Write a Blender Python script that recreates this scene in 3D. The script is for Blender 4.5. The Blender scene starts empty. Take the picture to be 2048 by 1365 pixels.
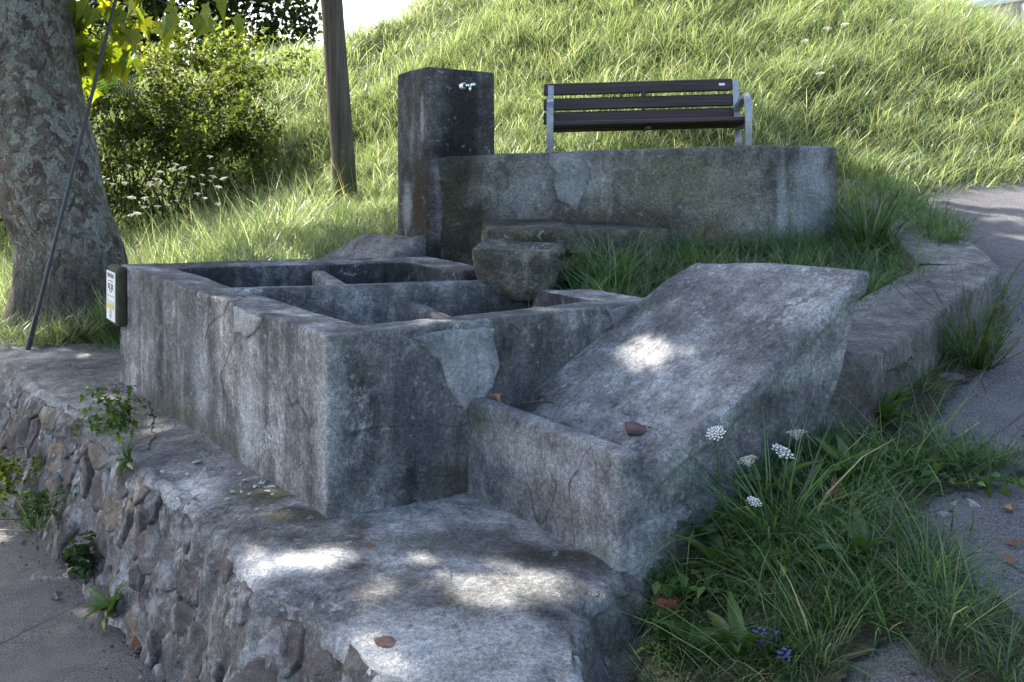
import bpy, bmesh, math, random
import numpy as np
from mathutils import Vector, Matrix

# ------------------------------------------------------------------ camera, sky, sun
SC = bpy.context.scene
COL = SC.collection
E = 2.05                      # eye height above the lower path
F = 2100.0                    # focal length in pixels of the 2048 px wide photograph
CX, HY = 1024.0, 270.0        # principal column and horizon row

cam_d = bpy.data.cameras.new('camera')
cam = bpy.data.objects.new('camera', cam_d); COL.objects.link(cam)
cam.location = (0, 0, E); cam.rotation_euler = (math.radians(90), 0, 0)
cam_d.sensor_width = 36; cam_d.lens = F / 2048 * 36
cam_d.shift_y = -(682.5 - HY) / 2048
cam_d.clip_start = 0.05; cam_d.clip_end = 2000
SC.camera = cam

SUN_AZ, SUN_EL = math.radians(52), math.radians(48)     # azimuth measured to the left of straight ahead
SUN = np.array([-math.sin(SUN_AZ)*math.cos(SUN_EL), math.cos(SUN_AZ)*math.cos(SUN_EL), math.sin(SUN_EL)])
world = bpy.data.worlds.new('World'); SC.world = world; world.use_nodes = True
wn = world.node_tree
sky = wn.nodes.new('ShaderNodeTexSky'); sky.sky_type = 'NISHITA'; sky.sun_disc = False
sky.sun_elevation = SUN_EL; sky.sun_rotation = -SUN_AZ
sky.air_density = 1.0; sky.dust_density = 3.0; sky.ozone_density = 0.8
bg = wn.nodes['Background']; bg.inputs['Strength'].default_value = 0.15
wn.links.new(sky.outputs[0], bg.inputs[0])
sd = bpy.data.lights.new('sun', 'SUN'); sd.energy = 4.7; sd.angle = math.radians(0.55); sd.color = (1, .95, .86)
so = bpy.data.objects.new('sun', sd); COL.objects.link(so)
so.rotation_euler = Vector(-SUN).to_track_quat('-Z', 'Y').to_euler(); so.location = Vector(SUN*40)
SC.view_settings.view_transform = 'Standard'; SC.view_settings.look = 'None'
SC.view_settings.exposure = 1.85; SC.view_settings.gamma = 1.0; SC.view_settings.use_curve_mapping = False
SC.render.engine = 'CYCLES'
SC.cycles.use_denoising = True
SC.cycles.max_bounces = 7; SC.cycles.transparent_max_bounces = 4
SC.cycles.sample_clamp_indirect = 8

RNG = np.random.default_rng(7); random.seed(7)

# ------------------------------------------------------------------ helpers
def P(px, py, Y): return np.array([(px-CX)/F*Y, Y, E-(py-HY)/F*Y])
def G(px, py, z):
    Y = (E-z)*F/(py-HY); return np.array([(px-CX)/F*Y, Y, z])
def to_px(p): return CX+F*p[..., 0]/p[..., 1], HY+F*(E-p[..., 2])/p[..., 1]
def sstep(a, b, x):
    t = np.clip((x-a)/(b-a), 0, 1); return t*t*(3-2*t)

def _hash(ix, iy, iz, seed):
    n = (ix*374761393 + iy*668265263 + iz*2147483647 + seed*1274126177) & 0xffffffff
    n = ((n ^ (n >> 13))*1274126177) & 0xffffffff
    n = ((n ^ (n >> 16))*2246822519) & 0xffffffff
    return ((n ^ (n >> 15)) & 0xffffff)/float(0xffffff)*2-1
def vnoise(p, seed=0):
    p = np.asarray(p, float); i = np.floor(p).astype(np.int64); f = p-i; u = f*f*(3-2*f)
    r = 0
    for dx in (0, 1):
        wx = u[..., 0] if dx else 1-u[..., 0]
        for dy in (0, 1):
            wy = u[..., 1] if dy else 1-u[..., 1]
            for dz in (0, 1):
                wz = u[..., 2] if dz else 1-u[..., 2]
                r = r + wx*wy*wz*_hash(i[..., 0]+dx, i[..., 1]+dy, i[..., 2]+dz, seed)
    return r
def fbm(p, seed=0, oct=4, gain=.5):
    p = np.asarray(p, float); r = 0; a = 1; s = 0
    for k in range(oct):
        r = r + a*vnoise(p*(2.03**k)+k*17.3, seed+k); s += a; a *= gain
    return r/s

def tag(o, label=None, cat=None, group=None, kind=None):
    if label: o['label'] = label
    if cat: o['category'] = cat
    if group: o['group'] = group
    if kind: o['kind'] = kind
    return o
def empty(name, loc, label, cat, group=None):
    o = bpy.data.objects.new(name, None); COL.objects.link(o); o.location = tuple(loc); o.empty_display_size = .1
    return tag(o, label, cat, group)
def link(name, me, mat=None, parent=None):
    o = bpy.data.objects.new(name, me); COL.objects.link(o)
    if mat and not me.materials: me.materials.append(mat)
    if parent is not None:
        o.parent = parent; bpy.context.view_layer.update() if False else None
        o.matrix_parent_inverse = Matrix.Translation(-Vector(parent_world(parent)))
    return o
def parent_world(o):
    v = Vector(o.location)
    return v
def np_mesh(name, verts, faces, smooth=True, cols=None):
    """faces: int array [n,3] or [n,4]"""
    verts = np.asarray(verts, np.float32); faces = np.asarray(faces, np.int32); k = faces.shape[1]; n = len(faces)
    me = bpy.data.meshes.new(name)
    me.vertices.add(len(verts)); me.vertices.foreach_set('co', verts.ravel())
    me.loops.add(n*k); me.loops.foreach_set('vertex_index', faces.ravel())
    me.polygons.add(n); me.polygons.foreach_set('loop_start', np.arange(0, n*k, k, dtype=np.int32))
    me.polygons.foreach_set('loop_total', np.full(n, k, np.int32))
    me.polygons.foreach_set('use_smooth', np.full(n, bool(smooth)))
    if cols is not None:
        a = me.color_attributes.new('col', 'FLOAT_COLOR', 'POINT')
        c = np.ones((len(verts), 4), np.float32); c[:, :3] = cols; a.data.foreach_set('color', c.ravel())
    me.update(calc_edges=True); me.validate()
    return me
def py_mesh(name, verts, faces, smooth=False):
    me = bpy.data.meshes.new(name); me.from_pydata([tuple(map(float, v)) for v in verts], [], faces)
    me.polygons.foreach_set('use_smooth', [smooth]*len(me.polygons)); me.update(); return me

def grid_mesh(name, A, closed=False, amp=0, scale=6, seed=0, amp_fn=None, smooth=True):
    """A [n,m,3] grid; second axis closed when asked. Displaced along its normals."""
    A = np.asarray(A, float); n, m = A.shape[:2]
    du = np.gradient(A, axis=0)
    dv = (np.roll(A, -1, 1)-np.roll(A, 1, 1)) if closed else np.gradient(A, axis=1)
    N = np.cross(dv, du); N /= np.maximum(np.linalg.norm(N, axis=2, keepdims=True), 1e-9)
    if amp or amp_fn is not None:
        d = amp*(fbm(A*scale, seed, 3)*.7+fbm(A*scale*5, seed+9, 3)*.3)
        if amp_fn is not None: d = d+amp_fn(A)
        A = A+N*d[..., None]
    idx = np.arange(n*m).reshape(n, m)
    if closed: nx = np.roll(idx, -1, 1); a, b, c, e = idx[:-1], nx[:-1], nx[1:], idx[1:]
    else: a, b, c, e = idx[:-1, :-1], idx[:-1, 1:], idx[1:, 1:], idx[1:, :-1]
    f = np.stack([a.ravel(), b.ravel(), c.ravel(), e.ravel()], 1)
    return np_mesh(name, A.reshape(-1, 3), f, smooth)

def axis_pts(L, r, res):
    k = max(2, int(round((L-2*r)/res)))
    e = r*np.array([0, .25, .55]); mid = np.linspace(r, L-r, k+1)
    return np.concatenate([e, mid, (L-e)[::-1]])
def soft_box(name, size, r, res, mapfn, amp=.006, scale=7, seed=0, wear=.5):
    """box surface with rounded, unevenly worn edges, mapped by mapfn(a,b,c in 0..1) -> xyz"""
    S = np.array(size, float); ax = [axis_pts(S[i], r, res) for i in range(3)]
    V = []; Fc = []; off = 0
    for i in range(3):
        j, k = (i+1) % 3, (i+2) % 3
        for side in (0, 1):
            U, W = np.meshgrid(ax[j], ax[k], indexing='ij')
            p = np.zeros(U.shape+(3,)); p[..., i] = S[i]*side; p[..., j] = U; p[..., k] = W
            idx = np.arange(U.size).reshape(U.shape)+off; off += U.size
            q = [idx[:-1, :-1], idx[1:, :-1], idx[1:, 1:], idx[:-1, 1:]]
            if not side: q = q[::-1]
            Fc.append(np.stack([x.ravel() for x in q], 1)); V.append(p.reshape(-1, 3))
    V = np.concatenate(V); Fc = np.concatenate(Fc)
    key = np.round(V*1e5).astype(np.int64); _, first, inv = np.unique(key, axis=0, return_index=True, return_inverse=True)
    V = V[first]; Fc = inv.ravel()[Fc]
    rr = r
    q = np.clip(V, rr, S-rr); d = V-q; L = np.linalg.norm(d, axis=1, keepdims=True); nrm = d/np.maximum(L, 1e-9)
    V2 = q+nrm*rr
    cnt = (np.abs(d) > 1e-6).sum(1)
    disp = amp*(fbm(V2*scale, seed, 3)*.65+fbm(V2*scale*5, seed+5, 3)*.35)
    disp -= np.where(cnt >= 2, wear*r*np.clip(fbm(V2*9, seed+3, 3)+.15, 0, 1), 0)
    V2 = V2+nrm*disp[:, None]
    X = mapfn(V2[:, 0]/S[0], V2[:, 1]/S[1], V2[:, 2]/S[2])
    return np_mesh(name, X, Fc, True)
def hexmap(b, t):
    b = np.array(b, float); t = np.array(t, float)
    def fn(a, c, h):
        a = a[:, None]; c = c[:, None]; h = h[:, None]
        lo = b[0]*(1-a)*(1-c)+b[1]*a*(1-c)+b[2]*a*c+b[3]*(1-a)*c
        hi = t[0]*(1-a)*(1-c)+t[1]*a*(1-c)+t[2]*a*c+t[3]*(1-a)*c
        return lo*(1-h)+hi*h
    b_, t_ = b, t
    size = (np.linalg.norm(t_[1]-t_[0]), np.linalg.norm(t_[3]-t_[0]), np.linalg.norm(t_[0]-b_[0]))
    return size, fn
def prism(name, foot, z0, z1, mat, parent=None, r=.03, res=.05, amp=.006, seed=0, wear=.5):
    """foot: 4 xy counter-clockwise seen from above; z1 number or 4 numbers"""
    z1 = [z1]*4 if np.isscalar(z1) else z1
    b = [(x, y, z0) for x, y in foot]; t = [(x, y, z) for (x, y), z in zip(foot, z1)]
    size, fn = hexmap(b, t)
    return link(name, soft_box(name, size, min(r, min(size)*.45), res, fn, amp, 7, seed, wear), mat, parent)
def plain_box(verts, faces, c, s, R=None):
    """append an axis box (centre c, size s, optional 3x3) to lists"""
    o = len(verts); h = np.array(s)/2
    for dz in (-1, 1):
        for dx, dy in ((-1, -1), (1, -1), (1, 1), (-1, 1)):
            v = np.array([dx, dy, dz])*h
            verts.append(np.array(c)+(R@v if R is not None else v))
    for f in ((3, 2, 1, 0), (4, 5, 6, 7), (0, 1, 5, 4), (1, 2, 6, 5), (2, 3, 7, 6), (3, 0, 4, 7)): faces.append([o+i for i in f])
def resample(pts, step, smooth=0):
    pts = np.array(pts, float); d = np.linalg.norm(np.diff(pts, axis=0), axis=1); s = np.r_[0, np.cumsum(d)]
    n = max(2, int(s[-1]/step)); t = np.linspace(0, s[-1], n+1)
    out = np.stack([np.interp(t, s, pts[:, k]) for k in range(pts.shape[1])], 1)
    for _ in range(smooth): out[1:-1] = (out[:-2]+2*out[1:-1]+out[2:])/4
    return out
def tube(name, pts, radii, sides=10, amp=0, scale=6, seed=0, cap=True):
    pts = np.array(pts, float); n = len(pts); radii = np.broadcast_to(np.asarray(radii, float), (n,))
    T = np.gradient(pts, axis=0); T /= np.linalg.norm(T, axis=1, keepdims=True)
    ref = np.array([0, 1, 0.]) if abs(T[0][2]) > .7 else np.array([0, 0, 1.])
    A = np.zeros((n, sides, 3))
    for i in range(n):
        u = np.cross(T[i], ref); u /= np.linalg.norm(u); v = np.cross(T[i], u)
        for j in range(sides):
            a = 2*math.pi*j/sides; A[i, j] = pts[i]+radii[i]*(u*math.cos(a)+v*math.sin(a))
    if cap:
        c0 = np.repeat(pts[:1], sides, 0)[None]; c1 = np.repeat(pts[-1:], sides, 0)[None]
        A = np.concatenate([c0, A, c1])
    return grid_mesh(name, A[::-1], True, amp, scale, seed)
def in_poly(x, y, poly):
    poly = np.array(poly, float); r = np.zeros(np.shape(x), bool); j = len(poly)-1
    for i in range(len(poly)):
        xi, yi = poly[i]; xj, yj = poly[j]
        with np.errstate(divide='ignore', invalid='ignore'):
            c = ((yi > y) != (yj > y)) & (x < (xj-xi)*(y-yi)/(yj-yi+1e-12)+xi)
        r ^= c; j = i
    return r

# ------------------------------------------------------------------ materials
class NT:
    def __init__(s, name):
        s.m = bpy.data.materials.new(name); s.m.use_nodes = True; s.t = s.m.node_tree; s.n = s.t.nodes
        s.b = s.n['Principled BSDF']; s.out = s.n['Material Output']; s._pos = None
    def L(s, a, b): s.t.links.new(a, b)
    def pos(s):
        if s._pos is None: s._pos = s.n.new('ShaderNodeNewGeometry').outputs['Position']
        return s._pos
    def scaled(s, v, vec=None, off=(0, 0, 0)):
        m = s.n.new('ShaderNodeMapping'); m.inputs['Scale'].default_value = v; m.inputs['Location'].default_value = off
        s.L(vec if vec is not None else s.pos(), m.inputs[0]); return m.outputs[0]
    def noise(s, scale, detail=5, rough=.55, vec=None, dist=0.0):
        n = s.n.new('ShaderNodeTexNoise'); n.inputs['Scale'].default_value = scale; n.inputs['Detail'].default_value = detail
        n.inputs['Roughness'].default_value = rough; n.inputs['Distortion'].default_value = dist
        s.L(vec if vec is not None else s.pos(), n.inputs['Vector']); return n.outputs['Fac']
    def voro(s, scale, vec=None, feature='F1', out='Distance'):
        n = s.n.new('ShaderNodeTexVoronoi'); n.feature = feature; n.inputs['Scale'].default_value = scale
        s.L(vec if vec is not None else s.pos(), n.inputs['Vector']); return n.outputs[out]
    def ramp(s, fac, stops, interp='LINEAR'):
        r = s.n.new('ShaderNodeValToRGB'); r.color_ramp.interpolation = interp; e = r.color_ramp.elements
        while len(e) < len(stops): e.new(.5)
        for k, (p, c) in enumerate(stops):
            e[k].position = p; c = (c, c, c) if np.isscalar(c) else c; e[k].color = (*c, 1)
        s.L(fac, r.inputs[0]); return r.outputs[0]
    def math(s, op, a, b=None, c=None, clamp=False):
        n = s.n.new('ShaderNodeMath'); n.operation = op; n.use_clamp = clamp
        for i, x in enumerate((a, b, c)):
            if x is None: continue
            if np.isscalar(x): n.inputs[i].default_value = x
            else: s.L(x, n.inputs[i])
        return n.outputs[0]
    def mix(s, fac, a, b, mode='MIX'):
        n = s.n.new('ShaderNodeMix'); n.data_type = 'RGBA'; n.blend_type = mode
        for x, i in ((fac, 0), (a, 6), (b, 7)):
            if hasattr(x, 'links'): s.L(x, n.inputs[i])
            elif np.isscalar(x): n.inputs[i].default_value = x if i == 0 else (x, x, x, 1)
            else: n.inputs[i].default_value = (*x, 1)
        return n.outputs[2]
    def blob(s, c, rad, soft=.5, nz=None, k=.6):
        """0..1 mask: an ellipsoid round c with noisy edge"""
        m = s.n.new('ShaderNodeMapping'); m.inputs['Scale'].default_value = [1/x for x in rad]
        m.inputs['Location'].default_value = [-c[i]/rad[i] for i in range(3)]
        s.L(s.pos(), m.inputs[0])
        l = s.n.new('ShaderNodeVectorMath'); l.operation = 'LENGTH'; s.L(m.outputs[0], l.inputs[0])
        d = l.outputs['Value']
        if nz is not None: d = s.math('ADD', d, s.math('MULTIPLY', s.math('SUBTRACT', nz, .5), k*2))
        return s.math('SUBTRACT', 1.0, s.math('DIVIDE', s.math('SUBTRACT', d, 1-soft), soft*1.0, clamp=True), clamp=True)
    def bump(s, h, dist, strength=1.0, prev=None):
        b = s.n.new('ShaderNodeBump'); b.inputs['Distance'].default_value = dist; b.inputs['Strength'].default_value = strength
        s.L(h, b.inputs['Height'])
        if prev is not None: s.L(prev, b.inputs['Normal'])
        return b.outputs[0]
    def done(s, col, rough=.85, normal=None, spec=.3):
        if hasattr(col, 'links'): s.L(col, s.b.inputs['Base Color'])
        else: s.b.inputs['Base Color'].default_value = (*col, 1)
        if hasattr(rough, 'links'): s.L(rough, s.b.inputs['Roughness'])
        else: s.b.inputs['Roughness'].default_value = rough
        s.b.inputs['Specular IOR Level'].default_value = spec
        if normal is not None: s.L(normal, s.b.inputs['Normal'])
        return s.m

def concrete(name, dark=(.05, .05, .053), mid=(.15, .15, .15), light=(.38, .38, .37), streak=.5, off=0., moss=.0,
             white=.25, stains_and_shading=(), grit=1.0, lo=.385, hi=.635):
    s = NT(name); o = (off*3.1, off*1.7, off*2.3)
    base = s.scaled((1, 1, 1), off=o)
    n1 = s.noise(1.7, 7, .62, base, .4); n2 = s.noise(11, 6, .65, base); st = s.noise(1, 5, .6, s.scaled((7, 7, .8), off=o), .6)
    v = s.math('ADD', s.math('MULTIPLY', n1, .55*(1-streak*.5)), s.math('ADD', s.math('MULTIPLY', n2, .30), s.math('MULTIPLY', st, .15+.275*streak)))
    col = s.ramp(v, [(lo, dark), ((lo+hi)/2, mid), (hi, light)])
    w = s.ramp(s.noise(3.1, 8, .7, s.scaled((1, 1, .55), off=(o[0]+5, o[1], o[2])), .5), [(.56, 0), (.70, 1)])
    w2 = s.math('MULTIPLY', w, s.ramp(s.noise(45, 4, .7, base), [(.42, 0), (.6, 1)]))
    col = s.mix(s.math('MULTIPLY', w2, white*1.6, clamp=True), col, (.62, .62, .61))
    col = s.mix(.8, col, s.ramp(s.noise(.9, 4, .6, s.scaled((1, 1, 1), off=(o[0]+2, 5, 9)), .6), [(.38, .6), (.62, 1.25)]), 'MULTIPLY')
    ck = s.math('ABSOLUTE', s.math('SUBTRACT', s.noise(1.5, 2, .4, s.scaled((1, 1, 1), off=(o[0]+6, 1, 3)), .25), .5))
    cm = s.math('MULTIPLY', s.ramp(ck, [(.0, 1), (.0012, 0)]), s.ramp(s.noise(1.4, 3, .5, s.scaled((1, 1, 1), off=(3, o[0], 8))), [(.56, 0), (.61, .75)]))
    col = s.mix(cm, col, (.02, .02, .02))
    nz = s.noise(5, 6, .65, base, .3)
    for (c, rad, sc, strength) in stains_and_shading:
        col = s.mix(s.math('MULTIPLY', s.blob(c, rad, .6, nz, .8), strength), col, sc)
    if moss:
        mm = s.ramp(s.noise(2.3, 8, .7, s.scaled((1, 1, 1), off=(o[0]+11, o[1]+3, 0)), .2), [(.5, 0), (.68, 1)])
        col = s.mix(s.math('MULTIPLY', mm, moss), col, (.075, .078, .04))
    ls = s.math('MULTIPLY', s.ramp(s.noise(26, 4, .6, base), [(.60, 0), (.645, 1)]), s.ramp(s.noise(4, 4, .6, base), [(.45, 0), (.6, 1)]))
    col = s.mix(s.math('MULTIPLY', ls, .38), col, (.42, .42, .40))
    dk = s.math('MULTIPLY', s.ramp(s.noise(19, 6, .7, s.scaled((1, 1, .8), off=(o[0]+3, o[1]+8, 1))), [(.56, 0), (.64, 1)]), s.ramp(s.noise(2.6, 5, .6, s.scaled((1, 1, 1), off=(7+o[0], 2, 4))), [(.44, 0), (.6, 1)]))
    col = s.mix(s.math('MULTIPLY', dk, .5), col, (.025, .026, .024))
    sp = s.noise(170, 3, .8, base); sp2 = s.noise(60, 3, .7, base)
    g = s.ramp(s.math('ADD', s.math('MULTIPLY', sp, .55), s.math('MULTIPLY', sp2, .45)), [(.36, .38), (.5, .95), (.62, 1.75)])
    col = s.mix(grit*.9, col, g, 'MULTIPLY')
    pits = s.ramp(s.voro(38, base), [(.05, 0), (.16, 1)])
    h = s.math('ADD', s.math('MULTIPLY', sp2, .6), s.math('ADD', s.math('MULTIPLY', sp, .35), s.math('MULTIPLY', pits, .25)))
    nb = s.bump(h, .011*grit, .9); nb = s.bump(n2, .014, .8, nb)
    return s.done(col, .9, nb, .22)

def leafmat(name, trans=.45, rough=.42, spec=.35, fixed=None, gain=1.0, tint=(1.25, 1.3, .55)):
    s = NT(name)
    if fixed is None:
        a = s.n.new('ShaderNodeAttribute'); a.attribute_name = 'col'; c = a.outputs['Color']
    else:
        oi = s.n.new('ShaderNodeObjectInfo'); c = s.ramp(oi.outputs['Random'], [(k/(len(fixed)-1), f) for k, f in enumerate(fixed)])
        c = s.mix(.5, c, s.ramp(s.noise(40, 4), [(.3, .6), (.7, 1.4)]), 'MULTIPLY')
    tr = s.n.new('ShaderNodeBsdfTranslucent'); s.L(s.mix(1.0, c, tint, 'MULTIPLY'), tr.inputs[0])
    s.done(c, rough, None, spec)
    mx = s.n.new('ShaderNodeMixShader'); mx.inputs[0].default_value = trans
    s.L(s.b.outputs[0], mx.inputs[1]); s.L(tr.outputs[0], mx.inputs[2]); s.L(mx.outputs[0], s.out.inputs[0])
    return s.m
def plain(name, col, rough=.6, metal=0., spec=.4, vary=.25, scale=30, bump=.0):
    s = NT(name); c = s.mix(vary, col, s.ramp(s.noise(scale, 5, .65), [(.3, .35), (.7, 1.6)]), 'MULTIPLY')
    s.b.inputs['Metallic'].default_value = metal
    return s.done(c, rough, s.bump(s.noise(scale*2, 4), bump) if bump else None, spec)

WET = (.022, .023, .024); MOSS = (.05, .055, .022); BROWN = (.07, .05, .032); OCHRE = (.13, .11, .06); PALE = (.55, .55, .54)
# ------------------------------------------------------------------ layout in plan (metres; camera at the origin looking along +Y)
RIM = 1.30; PLAT = 0.60
NL = np.array([-.695, 3.957]); NR = np.array([.68, 4.77]); FR = np.array([-.52, 6.56]); FL = np.array([-2.31, 6.18])
D2 = np.array([.862, .507]); D1 = np.array([-.587, .81])

def road_z(x, y):
    return .03+.19*y-.27*sstep(1.2, .35, x)*sstep(4.3, 3.4, y)
def road_hit(px, py):
    Y = 2.02/((py-HY)/F+.19)
    for _ in range(12):
        X = (px-CX)/F*Y; z = float(road_z(X, Y)); Y = .5*Y+.5*(E-z)*F/(py-HY)
    return np.array([(px-CX)/F*Y, Y, z])

XF = [-30, -12, -6, -3.5, -1.65, 0, 2, 3, 4.1, 7, 12, 30]; YF = [14, 12.6, 11.6, 11.3, 10.95, 9.3, 8.5, 8.15, 8.5, 9.6, 11.5, 16]
XB = [-30, -8, -4.5, -3.2, -2.5, -1.8, -.5, .6, 1.5, 3.2, 6, 30]; ZB = [0, .15, .45, .60, .84, 1.08, 1.2, 1.5, 1.6, 1.6, 1.7, 2.6]
XC = [-30, -9, -5, -3.0, -1.9, -.5, 1, 3.4, 4.7, 5.2, 5.7, 6.3, 9, 30]; ZC = [2.4, 2.6, 2.9, 3.15, 3.6, 4.3, 4.9, 4.4, 3.72, 3.5, 3.28, 3.10, 2.95, 3.2]
def hill(x, y, rough=True):
    x = np.asarray(x, float); y = np.asarray(y, float)
    b = np.interp(x, XB, ZB)+.05*(y-7)
    d = y-np.interp(x, XF, YF); wr = sstep(2.05, 2.55, x)
    b = b*(1-wr)+wr*np.minimum(road_z(x, np.minimum(y, np.interp(x, XF, YF)))-.09, 1.25+.115*(y-6)-.05)
    up = .5*(np.sqrt(d*d+.3*(1-wr)+.02)+d)*.56
    z = b+up; c = np.interp(x, XC, ZC)+.015*(y-12)
    k = .5; hmix = np.clip(.5+.5*(c-z)/k, 0, 1); z = c*(1-hmix)+z*hmix-k*hmix*(1-hmix)
    if rough:
        p = np.stack([x, y, 0*x], -1); w = sstep(-.3, 1.2, d)
        z = z+w*(.13*vnoise(p*1.1, 3)+.09*vnoise(p*2.7, 5))+.03*vnoise(p*2.2, 8)
    return z

# ------------------------------------------------------------------ setting: path, road, hillside
def asphalt(name, a, b, sc=1.0):
    s = NT(name); n = s.noise(1.2, 7, .6, None, .5); n2 = s.noise(140, 3, .8); n3 = s.noise(14, 5, .65)
    c = s.ramp(s.math('ADD', s.math('MULTIPLY', n, .6), s.math('MULTIPLY', n3, .4)), [(.3, a), (.7, b)])
    c = s.mix(.9, c, s.ramp(n2, [(.36, .35), (.5, .95), (.64, 2.1)]), 'MULTIPLY')
    c = s.mix(s.math('MULTIPLY', s.ramp(s.noise(3.2, 7, .7, None, .8), [(.52, 0), (.62, 1)]), .45), c, (.15, .143, .138))
    cr = s.ramp(s.voro(1.1, s.scaled((1, 1, 1), s.mix(.12, s.pos(), s.n.new('ShaderNodeTexNoise').outputs['Color'], 'ADD')), 'DISTANCE_TO_EDGE'), [(0, .3), (.006, 1)])
    c = s.mix(s.ramp(s.noise(.8, 3), [(.5, 0), (.56, .8)]), c, s.mix(1.0, c, cr, 'MULTIPLY'))
    return s.done(c, .88, s.bump(s.math('ADD', n2, n3), .006, .9), .3)
M_path = asphalt('path_concrete', (.07, .067, .066), (.155, .147, .143))
M_road = asphalt('road_asphalt', (.065, .063, .068), (.14, .136, .14))
xs = np.linspace(-16, .6, 110); ys = np.linspace(-5, 9, 100)
X, Y = np.meshgrid(xs, ys, indexing='ij')
Z = -.012+.0*X+.012*vnoise(np.stack([X, Y, 0*X], -1)*1.3, 2)
tag(link('path', grid_mesh('path', np.stack([X, Y, Z], -1)[:, ::-1]), M_path), kind='structure')
xs = np.r_[np.linspace(.15, 4, 70), np.linspace(4.2, 22, 40)]; ys = np.linspace(-5, 16, 170)
X, Y = np.meshgrid(xs, ys, indexing='ij')
Z = road_z(X, Y)-.03*sstep(9, 11, Y)*(Y-9)+.012*vnoise(np.stack([X, Y, 0*X], -1)*1.6, 4)
tag(link('road', grid_mesh('road', np.stack([X, Y, Z], -1)[:, ::-1]), M_road), kind='structure')

v = np.array([[-700, -700, -.12], [700, -700, -.12], [700, 700, -.12], [-700, 700, -.12]])
s = NT('field_green'); M_field = s.done(s.ramp(s.noise(.3, 6, .6), [(.3, (.06, .08, .03)), (.7, (.12, .13, .06))]), .95, None, .1)
tag(link('ground', np_mesh('ground', v, [[0, 1, 2, 3]]), M_field), kind='structure')
s = NT('hill_soil')
c = s.ramp(s.noise(6, 6, .65), [(.3, (.028, .034, .014)), (.55, (.05, .065, .022)), (.75, (.09, .085, .04))])
M_soil = s.done(c, .95, s.bump(s.noise(30, 5), .02), .1)
s = NT('verge_soil')
c = s.ramp(s.noise(9, 6, .65), [(.3, (.03, .032, .02)), (.55, (.06, .055, .04)), (.75, (.12, .105, .085))])
c = s.mix(.8, c, s.ramp(s.noise(120, 3, .8), [(.3, .5), (.7, 1.7)]), 'MULTIPLY')
M_verge = s.done(c, .95, s.bump(s.noise(60, 5), .02), .1)
xs = np.r_[np.linspace(-30, -6.2, 40), np.linspace(-6, 6, 110), np.linspace(6.3, 30, 45)]
ys = np.r_[np.linspace(6.75, 18, 120), np.linspace(18.6, 60, 40)]
X, Y = np.meshgrid(xs, ys, indexing='ij'); Z = hill(X, Y)
# nothing of the hillside may poke through the trough, the wall or the terrace in front of it
cut = (X > -2.4) & (X < 2.3) & (Y < 7.12); Z = np.where(cut, np.minimum(Z, 1.15), Z); Z = np.where((X < -2.3) & (Y < 7.45), np.minimum(Z, .5), Z); Z = np.where(X < -3.7, np.minimum(Z, -.05+.28*(Y-6.75)+.1*np.clip(Y-8, 0, 99)**2), Z)
tag(link('hillside', grid_mesh('hillside', np.stack([X, Y, Z], -1)[:, ::-1]), M_soil), kind='structure')

# soil of the verge on the road side, as a sheet that follows the ground
VERGE = [(1250, 1420), (1290, 1250), (1330, 1060), (1480, 950), (1690, 800), (1760, 740), (1900, 620), (1990, 570), (2020, 640),
         (1985, 720), (1905, 800), (1860, 870), (1960, 905), (2100, 895), (2100, 950), (1930, 985), (1860, 1010), (1830, 1060), (1900, 1130),
         (1960, 1200), (2100, 1300), (2100, 1430), (1880, 1430), (1800, 1290), (1720, 1300), (1660, 1430)]
VERGE_G = [road_hit(*p)[:2] for p in VERGE]
def poly_sheet(name, poly, zfn, step, jit=.0):
    poly = np.array(poly); x0, y0 = poly.min(0); x1, y1 = poly.max(0)
    xs = np.arange(x0, x1+step, step); ys = np.arange(y0, y1+step, step)
    X, Y = np.meshgrid(xs, ys, indexing='ij'); idx = np.arange(X.size).reshape(X.shape)
    n = .05*vnoise(np.stack([X, Y, 0*X], -1)*7, 6)
    cxx = (X[:-1, :-1]+X[1:, 1:])/2; cyy = (Y[:-1, :-1]+Y[1:, 1:])/2
    m = in_poly(cxx+n[:-1, :-1], cyy+n[1:, 1:], poly)
    f = np.stack([idx[:-1, :-1][m], idx[1:, :-1][m], idx[1:, 1:][m], idx[:-1, 1:][m]], 1)
    used = np.unique(f); mp = np.full(X.size, -1); mp[used] = np.arange(len(used))
    V = np.stack([X, Y, zfn(X, Y)], -1).reshape(-1, 3)[used]
    return np_mesh(name, V, mp[f], True)
def zv(X, Y): return road_z(X, Y)+.018+.02*vnoise(np.stack([X, Y, 0*X], -1)*5, 9)
tag(link('verge', poly_sheet('verge', VERGE_G, zv, .02), M_verge), kind='structure')
def mound_z(x, y):
    return 1.25+.115*(y-6)+.12*sstep(2.2, 2.9, x)*sstep(6.6, 8.2, y)+.02*vnoise(np.stack([x, y, 0*x], -1)*4, 12)
MOUND = [(.25, 5.35), (.72, 4.75), (1.2, 4.25), (1.6, 4.35), (2.0, 5.1), (2.5, 5.75), (2.75, 7.0), (2.9, 8.2), (2.1, 8.2), (2.1, 7.2), (1.72, 6.9), (-.1, 7.1), (-.15, 6.0)]
tag(link('bank', poly_sheet('bank', MOUND, mound_z, .05), M_verge), kind='structure')

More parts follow.
